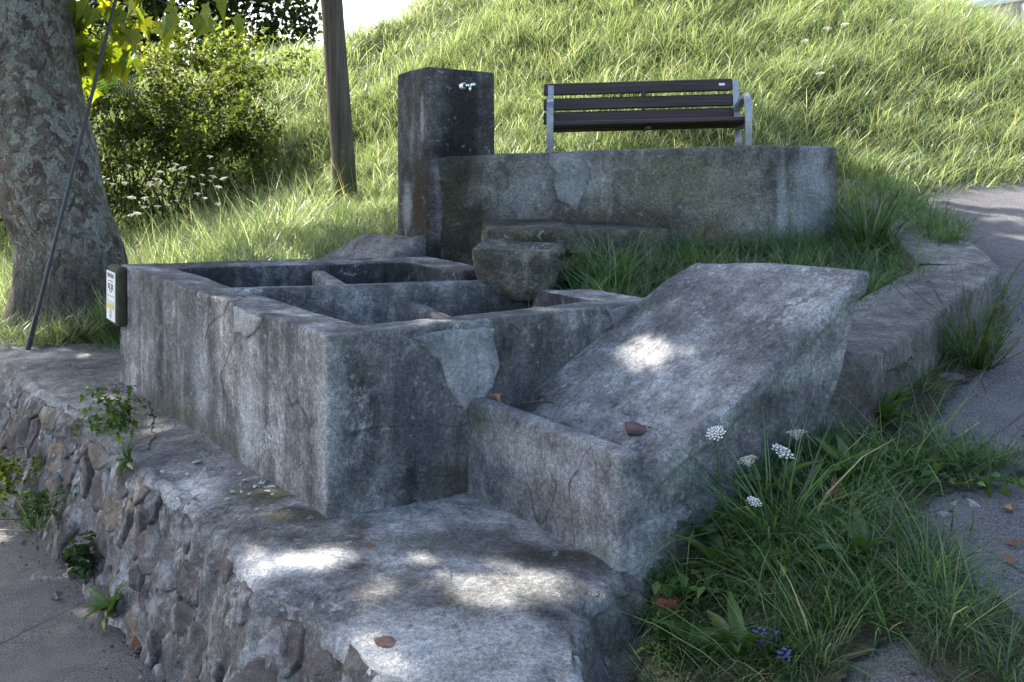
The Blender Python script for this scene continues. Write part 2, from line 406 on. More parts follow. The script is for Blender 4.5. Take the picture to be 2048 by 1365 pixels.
# ------------------------------------------------------------------ platform with rubble face
M_cap = concrete('platform_concrete', (.055, .055, .055), (.215, .215, .213), (.46, .46, .455), .1, 1.3, .25, .4, stains_and_shading=[
    ((-1.0, 4.25, .6), (.22, .22, .2), MOSS, .75), ((-.82, 4.0, .6), (.2, .12, .2), (.03, .032, .02), .85), ((-1.95, 5.5, .6), (.4, .5, .2), (.1, .11, .06), .6),
    ((.12, 3.62, .6), (.25, .13, .2), (.035, .035, .03), .9), ((-.2, 3.75, .6), (.32, .22, .3), (.07, .07, .065), .75),
    ((-.35, 2.95, .6), (.6, .3, .4), PALE, .35), ((-.75, 3.55, .6), (.22, .15, .3), PALE, .55), ((-.35, 4.28, .6), (.3, .05, .1), (.5, .5, .5), .5)])
M_rubble = concrete('rubble_mortar', (.05, .047, .045), (.14, .135, .13), (.42, .42, .42), .15, 5.1, .25, .7, grit=1.0)
outer = [(-3.95, 7.45), (-3.50, 6.98), (-2.7, 6.0), (-1.99, 5.10), (-1.72, 4.72), (-1.40, 4.29), (-1.05, 3.80), (-.88, 3.52), (-.83, 3.30), (-.68, 3.22), (-.52, 3.02), (-.36, 2.80), (-.12, 2.60),
         (.08, 2.56), (.17, 2.72), (.20, 2.95), (.23, 3.12), (.31, 3.34), (.42, 3.50), (.52, 3.60), (.55, 3.75), (.52, 3.9)]
inner = [(-2.7, 7.3), (-2.3, 6.9), (-1.7, 6.1), (-1.4, 5.6), (-1.2, 5.2), (-1.0, 4.9), (-.6, 4.5), (-.4, 4.4), (-.2, 4.3), (-.2, 4.1), (-.2, 3.85), (-.2, 3.6), (-.2, 3.4),
         (-.2, 3.25), (-.2, 3.25), (-.2, 3.35), (-.2, 3.5), (-.2, 3.65), (-.2, 3.85), (-.2, 4.0), (-.2, 4.15), (-.2, 4.3)]
both = resample(np.c_[outer, inner], .04, 2)
O2, I2 = both[:, :2], both[:, 2:]
ns = len(O2); tt = np.linspace(0, 1, ns)
jag = .035*fbm(np.c_[O2*3.5, 0*O2[:, 0]], 21, 3)+.02*vnoise(np.c_[O2*14, 0*O2[:, 0]], 22)
Tn = np.gradient(O2, axis=0); Tn /= np.linalg.norm(Tn, axis=1, keepdims=True); NO = np.c_[Tn[:, 1], -Tn[:, 0]]   # outward, on the right of travel?
if np.dot(NO[ns//3], O2[ns//3]-I2[ns//3]) < 0: NO = -NO
O2 = O2+NO*jag[:, None]
batter = np.interp(O2[:, 1], [2.6, 3.3, 5, 7], [.22, .13, .2, .28])
rings = []
for k in np.linspace(0, 1, 44)[:-1]:
    xy = I2*(1-k)+(O2-NO*.05)*k
    zz = PLAT+.0*xy[:, 0]+.012*vnoise(np.c_[xy*2.2, 0*xy[:, 0]], 31)-.015*sstep(.8, 1, k)
    rings.append(np.c_[xy, zz])
rd = .05*(1+.5*fbm(np.c_[O2*4, 0*O2[:, 0]], 41, 2))
for a in np.linspace(0, math.pi/2, 6):
    rings.append(np.c_[O2-NO*.05+NO*(.05*math.sin(a)), PLAT-.015-rd*(1-math.cos(a))])
top_rings = np.array(rings)
link_cap = None
plat = empty('washing_platform', (-.9, 4.2, 0), 'raised concrete platform with rubble stone face under the washing trough', 'platform')
def cap_amp(A):
    e = sstep(.0, .25, 1-np.linspace(0, 1, A.shape[0]))[:, None]
    return .006*fbm(A*16, 52, 3)+.010*(1-e)*fbm(A*13, 51, 3)
link('concrete_cap', grid_mesh('concrete_cap', top_rings, False, .006, 4, 33, cap_amp), M_cap, plat)
face = []
nf = 30
for k in np.linspace(0, 1, nf):
    z = PLAT+.005-rd*.6-k*(PLAT+.12)
    face.append(np.c_[O2+NO*(batter*k**.9)[:, None]-NO*(.03*sstep(.1, 0, k)+.006), z])
face = np.array(face)
def rub(A): return .022*fbm(A*7, 61, 3)+.02*fbm(A*20, 62, 3)-.02*np.clip(vnoise(A*9, 63), 0, 1)
link('mortar_face', grid_mesh('mortar_face', face, False, 0, 5, 60, rub), M_rubble, plat)

# stones bedded in the face: each an object, six shared shapes
def stone_mesh(k):
    bm = bmesh.new(); bmesh.ops.create_icosphere(bm, subdivisions=3, radius=1)
    V = np.array([v.co[:] for v in bm.verts]); r = np.random.default_rng(100+k)
    pl = r.normal(size=(11, 3)); pl /= np.linalg.norm(pl, axis=1, keepdims=True); pl[0] = (0, 0, 1)
    dist = r.uniform(.6, .95, 11); dist[0] = .5
    sc = np.min(np.where(V@pl.T > .05, dist/np.maximum(V@pl.T, .05), 9), axis=1); sc = np.minimum(sc, 1.05)
    V = V*sc[:, None]; V *= (1+.14*fbm(V*2.2, 70+k, 3)+.07*fbm(V*6, 75+k, 3))[:, None]
    for v, c in zip(bm.verts, V): v.co = c
    me = bpy.data.meshes.new('stone'); bm.to_mesh(me); bm.free()
    me.polygons.foreach_set('use_smooth', [True]*len(me.polygons)); return me
s = NT('rubble_stone'); oi = s.n.new('ShaderNodeObjectInfo')
c = s.ramp(oi.outputs['Random'], [(0, (.07, .06, .06)), (.3, (.105, .09, .088)), (.55, (.085, .07, .064)), (.8, (.13, .112, .103)), (1, (.2, .15, .105))])
c = s.mix(.9, c, s.ramp(s.noise(14, 7, .7, None, .6), [(.25, .4), (.5, 1), (.75, 1.6)]), 'MULTIPLY')
c = s.mix(s.ramp(s.noise(6, 8, .75), [(.50, 0), (.62, .75)]), c, (.30, .31, .31))
c = s.mix(s.ramp(s.noise(3.2, 6, .7), [(.55, 0), (.66, .6)]), c, (.05, .055, .035))
c = s.mix(.7, c, s.ramp(s.noise(150, 3, .8), [(.3, .55), (.7, 1.6)]), 'MULTIPLY')
M_stone = s.done(c, .88, s.bump(s.noise(45, 6, .7), .012, 1, s.bump(s.noise(9, 5, .7), .02)), .2)
STONES = [stone_mesh(k) for k in range(7)]
for me in STONES: me.materials.append(M_stone)
def put_stone(pos, nrm, tan, size, name='stone', parent=None, rot=0.):
    o = bpy.data.objects.new(name, STONES[random.randrange(7)]); COL.objects.link(o)
    n = np.array(nrm)/np.linalg.norm(nrm); t = np.array(tan)-n*np.dot(tan, n); t /= np.linalg.norm(t); b = np.cross(n, t)
    c, sn = math.cos(rot), math.sin(rot); t, b = t*c+b*sn, b*c-t*sn
    M = Matrix.Identity(4)
    for i in range(3):
        M[i][0] = t[i]*size[0]; M[i][1] = b[i]*size[1]; M[i][2] = n[i]*size[2]; M[i][3] = pos[i]
    if parent is not None: M = Matrix.Translation(-Vector(parent.location)) @ M; o.parent = parent
    o.matrix_local = M
    return o
dfe = np.gradient(face, axis=0); dfs = np.gradient(face, axis=1)
FN = np.cross(dfs, -dfe); FN /= np.linalg.norm(FN, axis=2, keepdims=True)
if np.dot(FN[nf//2, ns//3][:2], NO[ns//3]) < 0: FN = -FN
s_len = np.r_[0, np.cumsum(np.linalg.norm(np.diff(O2, axis=0), axis=1))]
JMAX = int(ns*.82); UL = s_len[JMAX]; VL = .66
rs = np.random.default_rng(5); seeds = []
row = 0; v_ = .05
while v_ < VL:
    hrow = rs.uniform(.10, .17); u_ = rs.uniform(0, .1)
    while u_ < UL:
        wst = rs.uniform(.12, .30); seeds.append((u_+wst/2, v_+rs.uniform(-.035, .035))); u_ += wst
    v_ += hrow
seeds = np.array(seeds)
def clip_half(poly, m, n):
    out = []
    for a, b in zip(poly, np.roll(poly, -1, 0)):
        da, db = (a-m)@n, (b-m)@n
        if da <= 0: out.append(a)
        if da*db < 0: out.append(a+(b-a)*(da/(da-db)))
    return np.array(out)
def face_at(u, v):
    """point and normal on the face: u along the foot, v down from the top"""
    jf = np.interp(u, s_len, np.arange(ns)); if_ = np.clip(v/VL*(nf-1), 0, nf-1.001)
    j0 = np.clip(jf.astype(int), 0, ns-2); i0 = if_.astype(int); a = (jf-j0)[:, None]; b = (if_-i0)[:, None]
    f = lambda T: (T[i0, j0]*(1-a)+T[i0, j0+1]*a)*(1-b)+(T[i0+1, j0]*(1-a)+T[i0+1, j0+1]*a)*b
    return f(face), f(FN)
for k, c in enumerate(seeds):
    d = np.linalg.norm(seeds-c, axis=1); nb = np.argsort(d)[1:14]
    poly = np.array([c+[-.2, -.13], c+[.2, -.13], c+[.2, .13], c+[-.2, .13]]); joint = rs.uniform(.006, .016)
    for q in nb:
        n = seeds[q]-c; n = n/np.linalg.norm(n); poly = clip_half(poly, (seeds[q]+c)/2-n*joint, n)
        if len(poly) < 3: break
    if len(poly) < 3 or rs.random() < .12: continue
    top = poly[:, 1].min()
    if top < .03: poly[:, 1] = np.maximum(poly[:, 1], .03)
    for ch in (.14, .2):
        nx = np.roll(poly, -1, 0); poly = np.stack([poly*(1-ch)+nx*ch, poly*ch+nx*(1-ch)], 1).reshape(-1, 2)
    poly = poly+.012*np.stack([vnoise(np.c_[poly*14, 0*poly[:, 0]], 310), vnoise(np.c_[poly*14, 0*poly[:, 0]+4], 311)], 1)
    ext = np.ptp(poly, axis=0)
    if ext.min() < .035: continue
    cc = poly.mean(0); out = rs.uniform(.004, .022); tilt = rs.normal(0, .10, 2)
    R = []
    for sc, h in ((1.03, -.03), (1.0, .5), (.95, .9), (.8, 1.0), (.6, 1.0), (.35, 1.02), (.02, 1.0)):
        p2 = cc+(poly-cc)*sc; P3, N3 = face_at(p2[:, 0], p2[:, 1])
        lift = (-.03 if h < 0 else out*h)+((p2-cc)@tilt)*(h > 0)+.024*fbm(P3*13, 300, 3)*(h > .4)+.010*fbm(P3*45, 301, 2)*(h > .4)
        R.append(P3+N3*lift[:, None])
    A_ = np.array(R)
    o_ = link('stone', grid_mesh('stone', A_[::-1], True), M_stone, plat)
M_bed = plain('bedded_brown_stone', (.15, .10, .072), .85, 0, .25, .6, 30, .006); ME_BED = stone_mesh(14); ME_BED.materials.append(M_bed)
for px, py, a, b, dn in ((742, 1096, .034, .015, 0), (714, 1075, .018, .015, 0), (778, 1282, .05, .022, .004)):   # flat stones showing through the cap
    p = G(px, py, PLAT); o_ = put_stone(p+np.array([0, 0, -.002-dn]), (0, 0, 1), (1, .1, 0), (a, b*1.6, .016), 'stone', plat); o_.data = ME_BED
for px, py, a, b in ((625, 1316, .04, .04), (705, 1345, .06, .05), (532, 1275, .05, .06)):
    p = G(px, py, PLAT-.03); put_stone(p-np.array([-.35, -.4, .5])*.05, (-.4, -.5, .7), (.8, -.6, 0), (a, b*.9, .014), 'stone', plat)

# ------------------------------------------------------------------ main washing trough
trough = empty('washing_trough', (-.7, 5.3, PLAT), 'old rectangular concrete washing trough with four basins, stained grey', 'trough')
M_tr = concrete('trough_concrete', (.045, .045, .047), (.15, .148, .147), (.40, .395, .39), .75, 2.2, .12, .5, stains_and_shading=[
    ((-.72, 4.0, .95), (.10, .10, .5), (.44, .44, .44), .45), ((-1.15, 4.6, .85), (.12, .12, .4), (.44, .44, .44), .5), ((-1.5, 5.1, .9), (.12, .2, .35), (.42, .42, .42), .35),
    ((-.3, 4.15, 1.0), (.35, .12, .3), (.085, .087, .095), .6), ((.2, 4.5, 1.05), (.4, .2, .2), (.06, .06, .058), .65),
    ((-.25, 4.27, .65), (.3, .1, .12), (.06, .065, .04), .6), ((-1.5, 5.2, .62), (.8, 1.1, .1), (.07, .075, .045), .55),
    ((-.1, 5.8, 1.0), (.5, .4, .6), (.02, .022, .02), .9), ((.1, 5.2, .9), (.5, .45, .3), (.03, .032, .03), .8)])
def quad_loop(q, step, r):
    """points round a quad with rounded corners, same count for any quad"""
    pts = []; q = [np.array(a, float) for a in q]; n = 4
    for i in range(4):
        p0, p1, p2 = q[i-1], q[i], q[(i+1) % 4]
        a = (p0-p1)/np.linalg.norm(p0-p1); b = (p2-p1)/np.linalg.norm(p2-p1)
        for k in range(7):
            t = k/6; pts.append((p1+a*r)*(1-t)**2+2*t*(1-t)*p1+(p1+b*r)*t*t)
        m = step[i]; e0, e1 = p1+b*r, p2-b*r
        for k in range(1, m): pts.append(e0+(e1-e0)*k/m)
    return np.array(pts)
def inset(q, d):
    """inset a ccw quad, d[i] for edge i (from i to i+1)"""
    out = []; q = [np.array(a, float) for a in q]; L = []
    for i in range(4):
        t = q[(i+1) % 4]-q[i]; t /= np.linalg.norm(t); nn = np.array([-t[1], t[0]]); L.append((q[i]+nn*d[i], t))
    for i in range(4):
        (p, t), (p2, t2) = L[i-1], L[i]
        A = np.array([t, -t2]).T; k = np.linalg.solve(A, p2-p); out.append(p+t*k[0])
    return out
OUT = [NL, NR, FR, FL]; IN = inset(OUT, [.215, .20, .17, .235])
steps = [60, 80, 70, 100]
lo, li = quad_loop(OUT, steps, .022), quad_loop(IN, steps, .035)
prof = []
def rim_dz(xy):
    e = FR-NR; u = ((xy-NR)@e)/(e@e); w = np.abs((xy-NR)@np.array([-e[1], e[0]]))/np.linalg.norm(e)
    return .007*vnoise(np.c_[xy*1.3, 0*xy[:, 0]], 81)-.01-.24*sstep(.24, .34, u)*sstep(.70, .62, u)*(w < .08)
for k in np.linspace(0, 1, 20): prof.append(np.c_[lo, PLAT-.08+(RIM-.02+np.minimum(rim_dz(lo), 0)-PLAT+.08)*k])
cen = (lo-li); cen /= np.linalg.norm(cen, axis=1, keepdims=True)
wear = .5+.5*np.clip(fbm(np.c_[lo*5, 0*lo[:, 0]], 83, 3)*1.6+.3, 0, 1.6)
for a in np.linspace(0, math.pi/2, 6)[1:]:
    r = (.02*wear)[:, None]
    prof.append(np.c_[lo-cen*r*(1-math.cos(a)), RIM-.02*wear+.02*wear*math.sin(a)+rim_dz(lo)])
for k in np.linspace(.12, .9, 9): prof.append(np.c_[lo*(1-k)+li*k, RIM+rim_dz(lo)-.012*k])
for a in np.linspace(0, math.pi/2, 6):
    prof.append(np.c_[li+cen*.018*(1-math.sin(a)), RIM-.012-.018*(1-math.cos(a))+rim_dz(lo)])
for k in np.linspace(0, 1, 16): prof.append(np.c_[li-cen*.035*k, (RIM-.06+rim_dz(lo))*(1-k)+.76*k])
A = np.array(prof)
M_in = concrete('inner_basin_concrete', (.016, .017, .018), (.058, .06, .063), (.20, .20, .21), .5, 16.4, .15, .25)  # darker concrete for the inner faces and floor of the trough
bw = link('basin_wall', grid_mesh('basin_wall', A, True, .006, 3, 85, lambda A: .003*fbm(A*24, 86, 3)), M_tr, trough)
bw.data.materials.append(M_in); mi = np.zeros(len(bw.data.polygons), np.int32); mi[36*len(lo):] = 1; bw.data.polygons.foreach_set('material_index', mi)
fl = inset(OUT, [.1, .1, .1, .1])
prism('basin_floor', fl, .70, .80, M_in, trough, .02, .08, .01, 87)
def lerp(a, b, t): return np.array(a)*(1-t)+np.array(b)*t
# long divider across the trough and the two low partitions
m0, m1 = lerp(NL, FL, .535), lerp(NR, FR, .50)
dm = (m1-m0)/np.linalg.norm(m1-m0); nm = np.array([-dm[1], dm[0]])
p0, p1 = m0+dm*.17, m1+dm*.02
prism('divider', [p0-nm*.05, p1-nm*.05, p1+nm*.05, p0+nm*.05], .74, [RIM-.012, RIM-.03, RIM-.03, RIM-.012], M_tr, trough, .018, .03, .006, 88)
def part(a, b, h0, h1, seed):
    d = (b-a)/np.linalg.norm(b-a); n = np.array([-d[1], d[0]]); w = .042
    prism('partition', [a-n*w, b-n*w, b+n*w, a+n*w], .74, [h0, h1, h1, h0], M_tr, trough, .02, .03, .008, seed)
f1 = m0+dm*1.0; f0 = f1-D1*.82
part(f0, f1, RIM-.17, RIM-.07, 89)
b0 = m0+dm*.76+D1*.0; b1 = lerp(FL, FR, .60)-D1*.1
part(b0, b1, RIM-.04, RIM-.06, 90)
# repaired plaster patches and the broken edge on the trough
M_patch = concrete('plaster_patch', (.11, .115, .12), (.2, .205, .21), (.34, .34, .34), .2, 7.7, 0, .35, grit=.7)
def wall_patch(name, outline, org, u, v, nrm, parent, mat, thick=.006, seed=0):
    """outline in wall units (u,v metres): a thin slab of plaster with an irregular edge"""
    pts = resample(np.array(outline+[outline[0]]), .012)[:-1]
    pts = pts+.012*np.stack([vnoise(np.c_[pts*11, 0*pts[:, 0]], seed+50), vnoise(np.c_[pts*11, 0*pts[:, 0]+5], seed+50)], 1)+.006*np.stack([vnoise(np.c_[pts*30, 0*pts[:, 0]], seed), vnoise(np.c_[pts*30, 0*pts[:, 0]+5], seed)], 1)
    c = pts.mean(0); bm = bmesh.new(); org = np.array(org); u = np.array(u); v = np.array(v); nrm = np.array(nrm)
    R = []
    for k, (sc, h) in enumerate(((1.02, -.004), (1.0, .6), (.94, 1.0), (.5, 1.05))):
        q = c+(pts-c)*sc; R.append([org+u*a+v*b+nrm*(thick*h) for a, b in q])
    A = np.array(R+[[org+u*c[0]+v*c[1]+nrm*thick*1.05]*len(pts)])
    return link(name, grid_mesh(name, A, True, .002, 25, seed), mat, parent)
dF = (NR-NL)/np.linalg.norm(NR-NL); nF = np.array([dF[1], -dF[0], 0])
wall_patch('plaster_patch', [(.36, -.045), (.50, -.04), (.72, -.05), (.735, -.2), (.71, -.29), (.64, -.36), (.585, -.37), (.52, -.28), (.47, -.18), (.42, -.1)],
           (NL[0], NL[1], RIM), (dF[0], dF[1], 0), (0, 0, 1), nF, trough, M_patch, .009, 91)
wall_patch('plaster_patch', [(1.29, -.025), (1.40, -.02), (1.39, -.07), (1.34, -.12), (1.31, -.06)], (NL[0], NL[1], RIM), (dF[0], dF[1], 0), (0, 0, 1), nF, trough, M_patch, .012, 92)
dLw = (FL-NL)/np.linalg.norm(FL-NL); nL = np.array([-dLw[1], dLw[0], 0]); nL = nL if nL[0] < 0 else -nL
M_chip = concrete('broken_edge', (.3, .29, .27), (.45, .44, .42), (.6, .59, .57), .1, 9.2, 0, .3, grit=.8)
wall_patch('edge_repair', [(.62, -.02), (.93, -.02), (.91, -.13), (.78, -.14), (.66, -.08)], (NL[0], NL[1], RIM), (dLw[0], dLw[1], 0), (0, 0, 1), nL, trough, M_chip, .013, 93)

# ------------------------------------------------------------------ side basin with sloping scrubbing slab
sb = empty('scrubbing_basin', (.3, 4.1, PLAT), 'low concrete basin with broad sloping scrubbing slab beside the big trough', 'wash slab')
M_sl = concrete('slab_concrete', (.055, .055, .058), (.15, .15, .153), (.34, .34, .34), .15, 3.9, .1, .35, stains_and_shading=[
    ((.02, 4.35, .97), (.25, .16, .2), (.03, .03, .028), .9), ((.55, 4.65, 1.2), (.5, .10, .3), (.05, .05, .05), .7),
    ((-.12, 4.2, .9), (.08, .2, .06), (.075, .08, .04), .6), ((.0, 3.98, .85), (.3, .35, .10), (.36, .37, .33), .5), ((.12, 3.8, .72), (.2, .3, .12), (.12, .115, .10), .5),
    ((.47, 3.52, .93), (.10, .10, .12), (.045, .045, .045), .8), ((.6, 3.58, .9), (.06, .12, .15), (.46, .46, .47), .6), ((.42, 3.5, .62), (.15, .12, .18), (.5, .5, .52), .5),
    ((1.1, 4.0, 1.15), (.3, .3, .10), (.4, .4, .41), .45)]+[((*(NL+D2*.765-D1*w_), .89), (.085, .085, .05), (.03, .028, .022), .9) for w_ in (.06, .2, .34, .48, .62, .76)])
TP = [.60, .62, .65, .69, .72, .78, .86, 1.0, 1.3, 1.6, 1.74, 1.78, 1.81, 1.83]
ZP = [.975, .98, .98, .975, .895, .885, .935, 1.02, 1.203, 1.387, 1.473, 1.497, 1.50, 1.495]
Eh = -D1
T0, T1, W0, W1 = .60, 1.83, -.02, .92
def slabmap(a, b, h):
    t = T0+(T1-T0)*a; w = W0+(W1-W0)*b
    # rounded bowl-like end: the low rim curves up along the outer edge
    zt = np.interp(t, TP, ZP)
    zt = zt+.055*sstep(.82, .90, w)*sstep(.70, .76, t)*sstep(1.12, .85, t)-.03*sstep(.5, .0, w)*sstep(1.6, 1.8, t)+.03*(w-.5)*sstep(1.0, 1.8, t)
    zb = .42; z = zb+(zt-zb)*h
    lean = (1-h)*np.where(a > .4, -.24*(a-.4)/.6, 0)             # back face undercut below the ridge
    t2 = t+lean
    wob = 1-.10*(1-h)*sstep(.5, 1, b)*sstep(.15, .5, a)          # outer face battered inwards below
    w2 = W0+(w-W0)*wob-.035*sstep(.9, 1, b)*sstep(.085, .12, (1-h)*(zt-zb))*sstep(.05, .2, a)
    x = NL[0]+D2[0]*t2+Eh[0]*w2; y = NL[1]+D2[1]*t2+Eh[1]*w2
    return np.stack([x, y, z], 1)
link('slab', soft_box('slab', (T1-T0, W1-W0, .75), .02, .018, slabmap, .003, 4, 95, .35), M_sl, sb)
# footing below the outer corner of the basin
c0 = NL+D2*.63+Eh*.93; 
prism('footing', [c0+Eh*-.12+D2*-.0, c0+D2*.0+Eh*.012, c0+D2*.75-Eh*.06, c0+D2*.75-Eh*.3], .30, [.70, .74, .80, .80], M_sl, sb, .03, .03, .014, 97)

# ------------------------------------------------------------------ fountain block, retaining wall, ledge, stone bowl
M_pil = concrete('fountain_concrete', (.03, .03, .032), (.10, .10, .10), (.25, .25, .245), .8, 4.4, .2, .15, stains_and_shading=[
    ((-.33, 6.97, 2.05), (.16, .2, .45), WET, .95), ((-.3, 6.97, 2.22), (.22, .2, .2), WET, .6), ((-.35, 6.97, 1.6), (.13, .2, .45), WET, .9), ((-.40, 6.97, 1.95), (.2, .2, .14), (.012, .013, .013), .9),
    ((-.60, 7.05, 1.55), (.13, .2, .45), (.045, .034, .024), .9), ((-.42, 6.97, 1.25), (.3, .25, .16), (.02, .022, .018), .9),
    ((-.60, 7.05, 2.2), (.02, .05, .25), (.4, .4, .4), .6), ((-.72, 7.2, 1.55), (.06, .1, .2), (.32, .32, .32), .7), ((-.72, 7.2, 1.8), (.12, .15, .10), WET, .7)])
foun = empty('fountain_pillar', (-.4, 7.1, 1.1), 'square weathered concrete fountain block with dark water stain and tap', 'fountain')
pf = [(-.565, 6.982), (-.112, 6.985), (-.30, 7.45), (-.803, 7.33)]
prism('pillar', pf, 1.0, [2.505, 2.465, 2.46, 2.475], M_pil, foun, .016, .03, .007, 101, .5)
def chrome(name, c=(.75, .77, .78)):
    return plain(name, c, .22, 1.0, .5, .15, 60)
M_chr = chrome('tap_chrome')
tapc = P(936, 172, 6.985)
tp = link('tap', tube('tap', [tapc+np.array([.0, .02, 0]), tapc+np.array([0, -.02, 0]), tapc+np.array([0, -.055, 0])], [.014, .016, .012], 12), M_chr, foun)
def subpart(name, me, mat, parent):     # parent is a mesh that sits in world coordinates under an Empty
    o = bpy.data.objects.new(name, me); COL.objects.link(o); me.materials.append(mat); o.parent = parent; return o
def uvball(name, c, r, sq=(1, 1, 1), n=14, m=9):
    th = np.linspace(0.05, math.pi-.05, m); ph = np.linspace(0, 2*math.pi, n, endpoint=False)
    A = np.array([[np.array(c)+np.array([math.sin(t)*math.cos(f)*sq[0], math.sin(t)*math.sin(f)*sq[1], math.cos(t)*sq[2]])*r for f in ph] for t in th])
    return grid_mesh(name, A[::-1], True)
subpart('escutcheon', uvball('escutcheon', tapc+np.array([-.032, -.004, -.003]), .030, (1, .45, 1)), M_chr, tp)
subpart('push_knob', uvball('push_knob', tapc+np.array([.034, -.045, .004]), .020, (1, 1, 1)), M_chr, tp)
subpart('valve_body', tube('valve_body', [tapc+np.array([-.03, -.03, 0]), tapc+np.array([.03, -.04, 0])], [.012, .012], 12), plain('tap_dark', (.05, .05, .055), .3, .8), tp)
subpart('spout', tube('spout', [tapc+np.array([.016, -.04, -.0]), tapc+np.array([.016, -.065, -.016]), tapc+np.array([.016, -.068, -.045])], [.009, .009, .008], 10), M_chr, tp)

M_rw = concrete('retaining_concrete', (.05, .05, .05), (.15, .147, .135), (.32, .315, .29), .45, 6.3, .45, .15, stains_and_shading=[
    ((-.40, 6.98, 1.5), (.32, .25, .6), (.03, .027, .022), .97), ((1.97, 6.9, 1.55), (.27, .2, .6), (.33, .335, .35), .8), ((1.0, 6.83, 1.72), (.35, .2, .25), (.15, .155, .09), .55), ((1.35, 6.8, 1.6), (.3, .2, .35), (.24, .225, .165), .5),  # pale blob on the turned end paints in that face's brighter light
    ((.75, 6.85, 1.48), (.75, .2, .10), BROWN, .7), ((1.3, 6.8, 1.35), (.4, .2, .12), (.1, .08, .05), .6), ((1.74, 6.77, 1.6), (.05, .08, .4), (.45, .45, .44), .5),
    ((.12, 6.93, 1.7), (.18, .2, .25), (.34, .34, .34), .45)])
rw = empty('retaining_wall', (.8, 6.9, 1.2), 'weathered concrete retaining wall below the bench, with turned end', 'wall')
def wall_strip(name, outer, inner_d, zt, zb, mat, parent, step=.04, r=.035, amp=.01, seed=0, nside=16, batter=0., smooth=1):
    """a wall along a polyline: outer face on the right-hand side as seen walking, inner_d thick"""
    data = resample(np.c_[np.array(outer, float), np.array(zt, float), np.broadcast_to(zb, len(outer))], step, smooth)
    o = data[:, :2]; T = np.gradient(o, axis=0); T /= np.linalg.norm(T, axis=1, keepdims=True)
    for _ in range(1): T[1:-1] = (T[:-2]+T[1:-1]*2+T[2:])/4
    T /= np.linalg.norm(T, axis=1, keepdims=True)
    N = np.c_[T[:, 1], -T[:, 0]]; zt_, zb_ = data[:, 2]+.010*fbm(np.c_[o*2.5, 0*o[:, 0]], seed, 3), data[:, 3]
    R = []
    for k in np.linspace(0, 1, nside):
        z = zb_+(zt_-r-zb_)*k; R.append(np.c_[o+N*(batter*(1-k)), z])
    w = (r*(.6+.9*np.clip(fbm(np.c_[o*6, 0*o[:, 0]], seed+1, 3)+.3, 0, 1)))[:, None]
    for a in np.linspace(0, math.pi/2, 6)[1:]: R.append(np.c_[o-N*w*(1-math.cos(a)), zt_-r+r*math.sin(a)])
    for k in np.linspace(.15, .9, 9): R.append(np.c_[o-N*inner_d*k, zt_])
    for a in np.linspace(0, math.pi/2, 4): R.append(np.c_[o-N*(inner_d-r+r*math.sin(a)), zt_-r+r*math.cos(a)])
    for k in np.linspace(0, 1, 7)[1:]: R.append(np.c_[o-N*inner_d, zt_-r+(zb_-zt_+r)*k])
    return link(name, grid_mesh(name, np.array(R), False, amp, 4, seed+2, lambda A: .004*fbm(A*24, seed+4, 3)), mat, parent)
wall_strip('wall', [(-.548, 6.99), (.5, 6.88), (1.71, 6.748), (1.725, 6.75), (2.17, 7.02), (2.16, 7.06), (2.05, 7.4)], .26,
           [1.90, 1.945, 1.978, 1.98, 1.965, 1.963, 1.96], 1.0, M_rw, rw, .03, .018, .006, 110, 24, 0., 0)
dW = np.array([1.70+.548, 6.745-6.99]); dW /= np.linalg.norm(dW); nW = np.array([dW[1], -dW[0], 0])
wall_patch('plaster_patch', [(.80, .93), (.90, .935), (1.0, .92), (1.07, .83), (1.05, .70), (1.0, .64), (.97, .545), (.93, .60), (.86, .62), (.83, .72), (.84, .80), (.79, .86)], (-.548, 6.99, 1.0), (dW[0], dW[1], 0), (0, 0, 1), nW, rw, M_patch, .008, 111)

M_moss = concrete('mossy_stone', (.022, .023, .018), (.08, .077, .06), (.22, .21, .17), .2, 8.8, .55, .25, stains_and_shading=[
    ((.05, 5.9, 1.12), (.22, .3, .12), (.02, .022, .016), .85), ((.15, 6.15, 1.42), (.2, .15, .05), (.03, .025, .018), .8)])
led = empty('stone_ledge', (.3, 6.5, 1.3), 'thick mossy stone ledge against the retaining wall, beside the fountain block', 'ledge')
q = [G(975, 459, 1.487)[:2], G(1160, 462, 1.487)[:2], np.array([.3, 6.92]), np.array([-.20, 6.96])]
prism('ledge_slab', q, 1.355, [1.48, 1.495, 1.50, 1.49], M_moss, led, .016, .025, .008, 121)
q2 = [G(1150, 461, 1.487)[:2], G(1335, 453, 1.487)[:2], np.array([.95, 6.86]), np.array([.28, 6.92])]
prism('ledge_slab', q2, 1.30, [1.488, 1.47, 1.475, 1.49], M_moss, led, .018, .025, .008, 122)
q3 = [G(962, 456, 1.487)[:2]+[0, .03], G(1018, 460, 1.487)[:2]+[0, .05], np.array([.05, 6.9]), np.array([-.19, 6.93])]
prism('support_block', q3, 1.05, 1.462, M_moss, led, .016, .025, .008, 123)
bowl = empty('stone_bowl', (.05, 5.9, 1.1), 'half round mossy stone spout bowl overhanging the trough below the ledge', 'stone bowl')
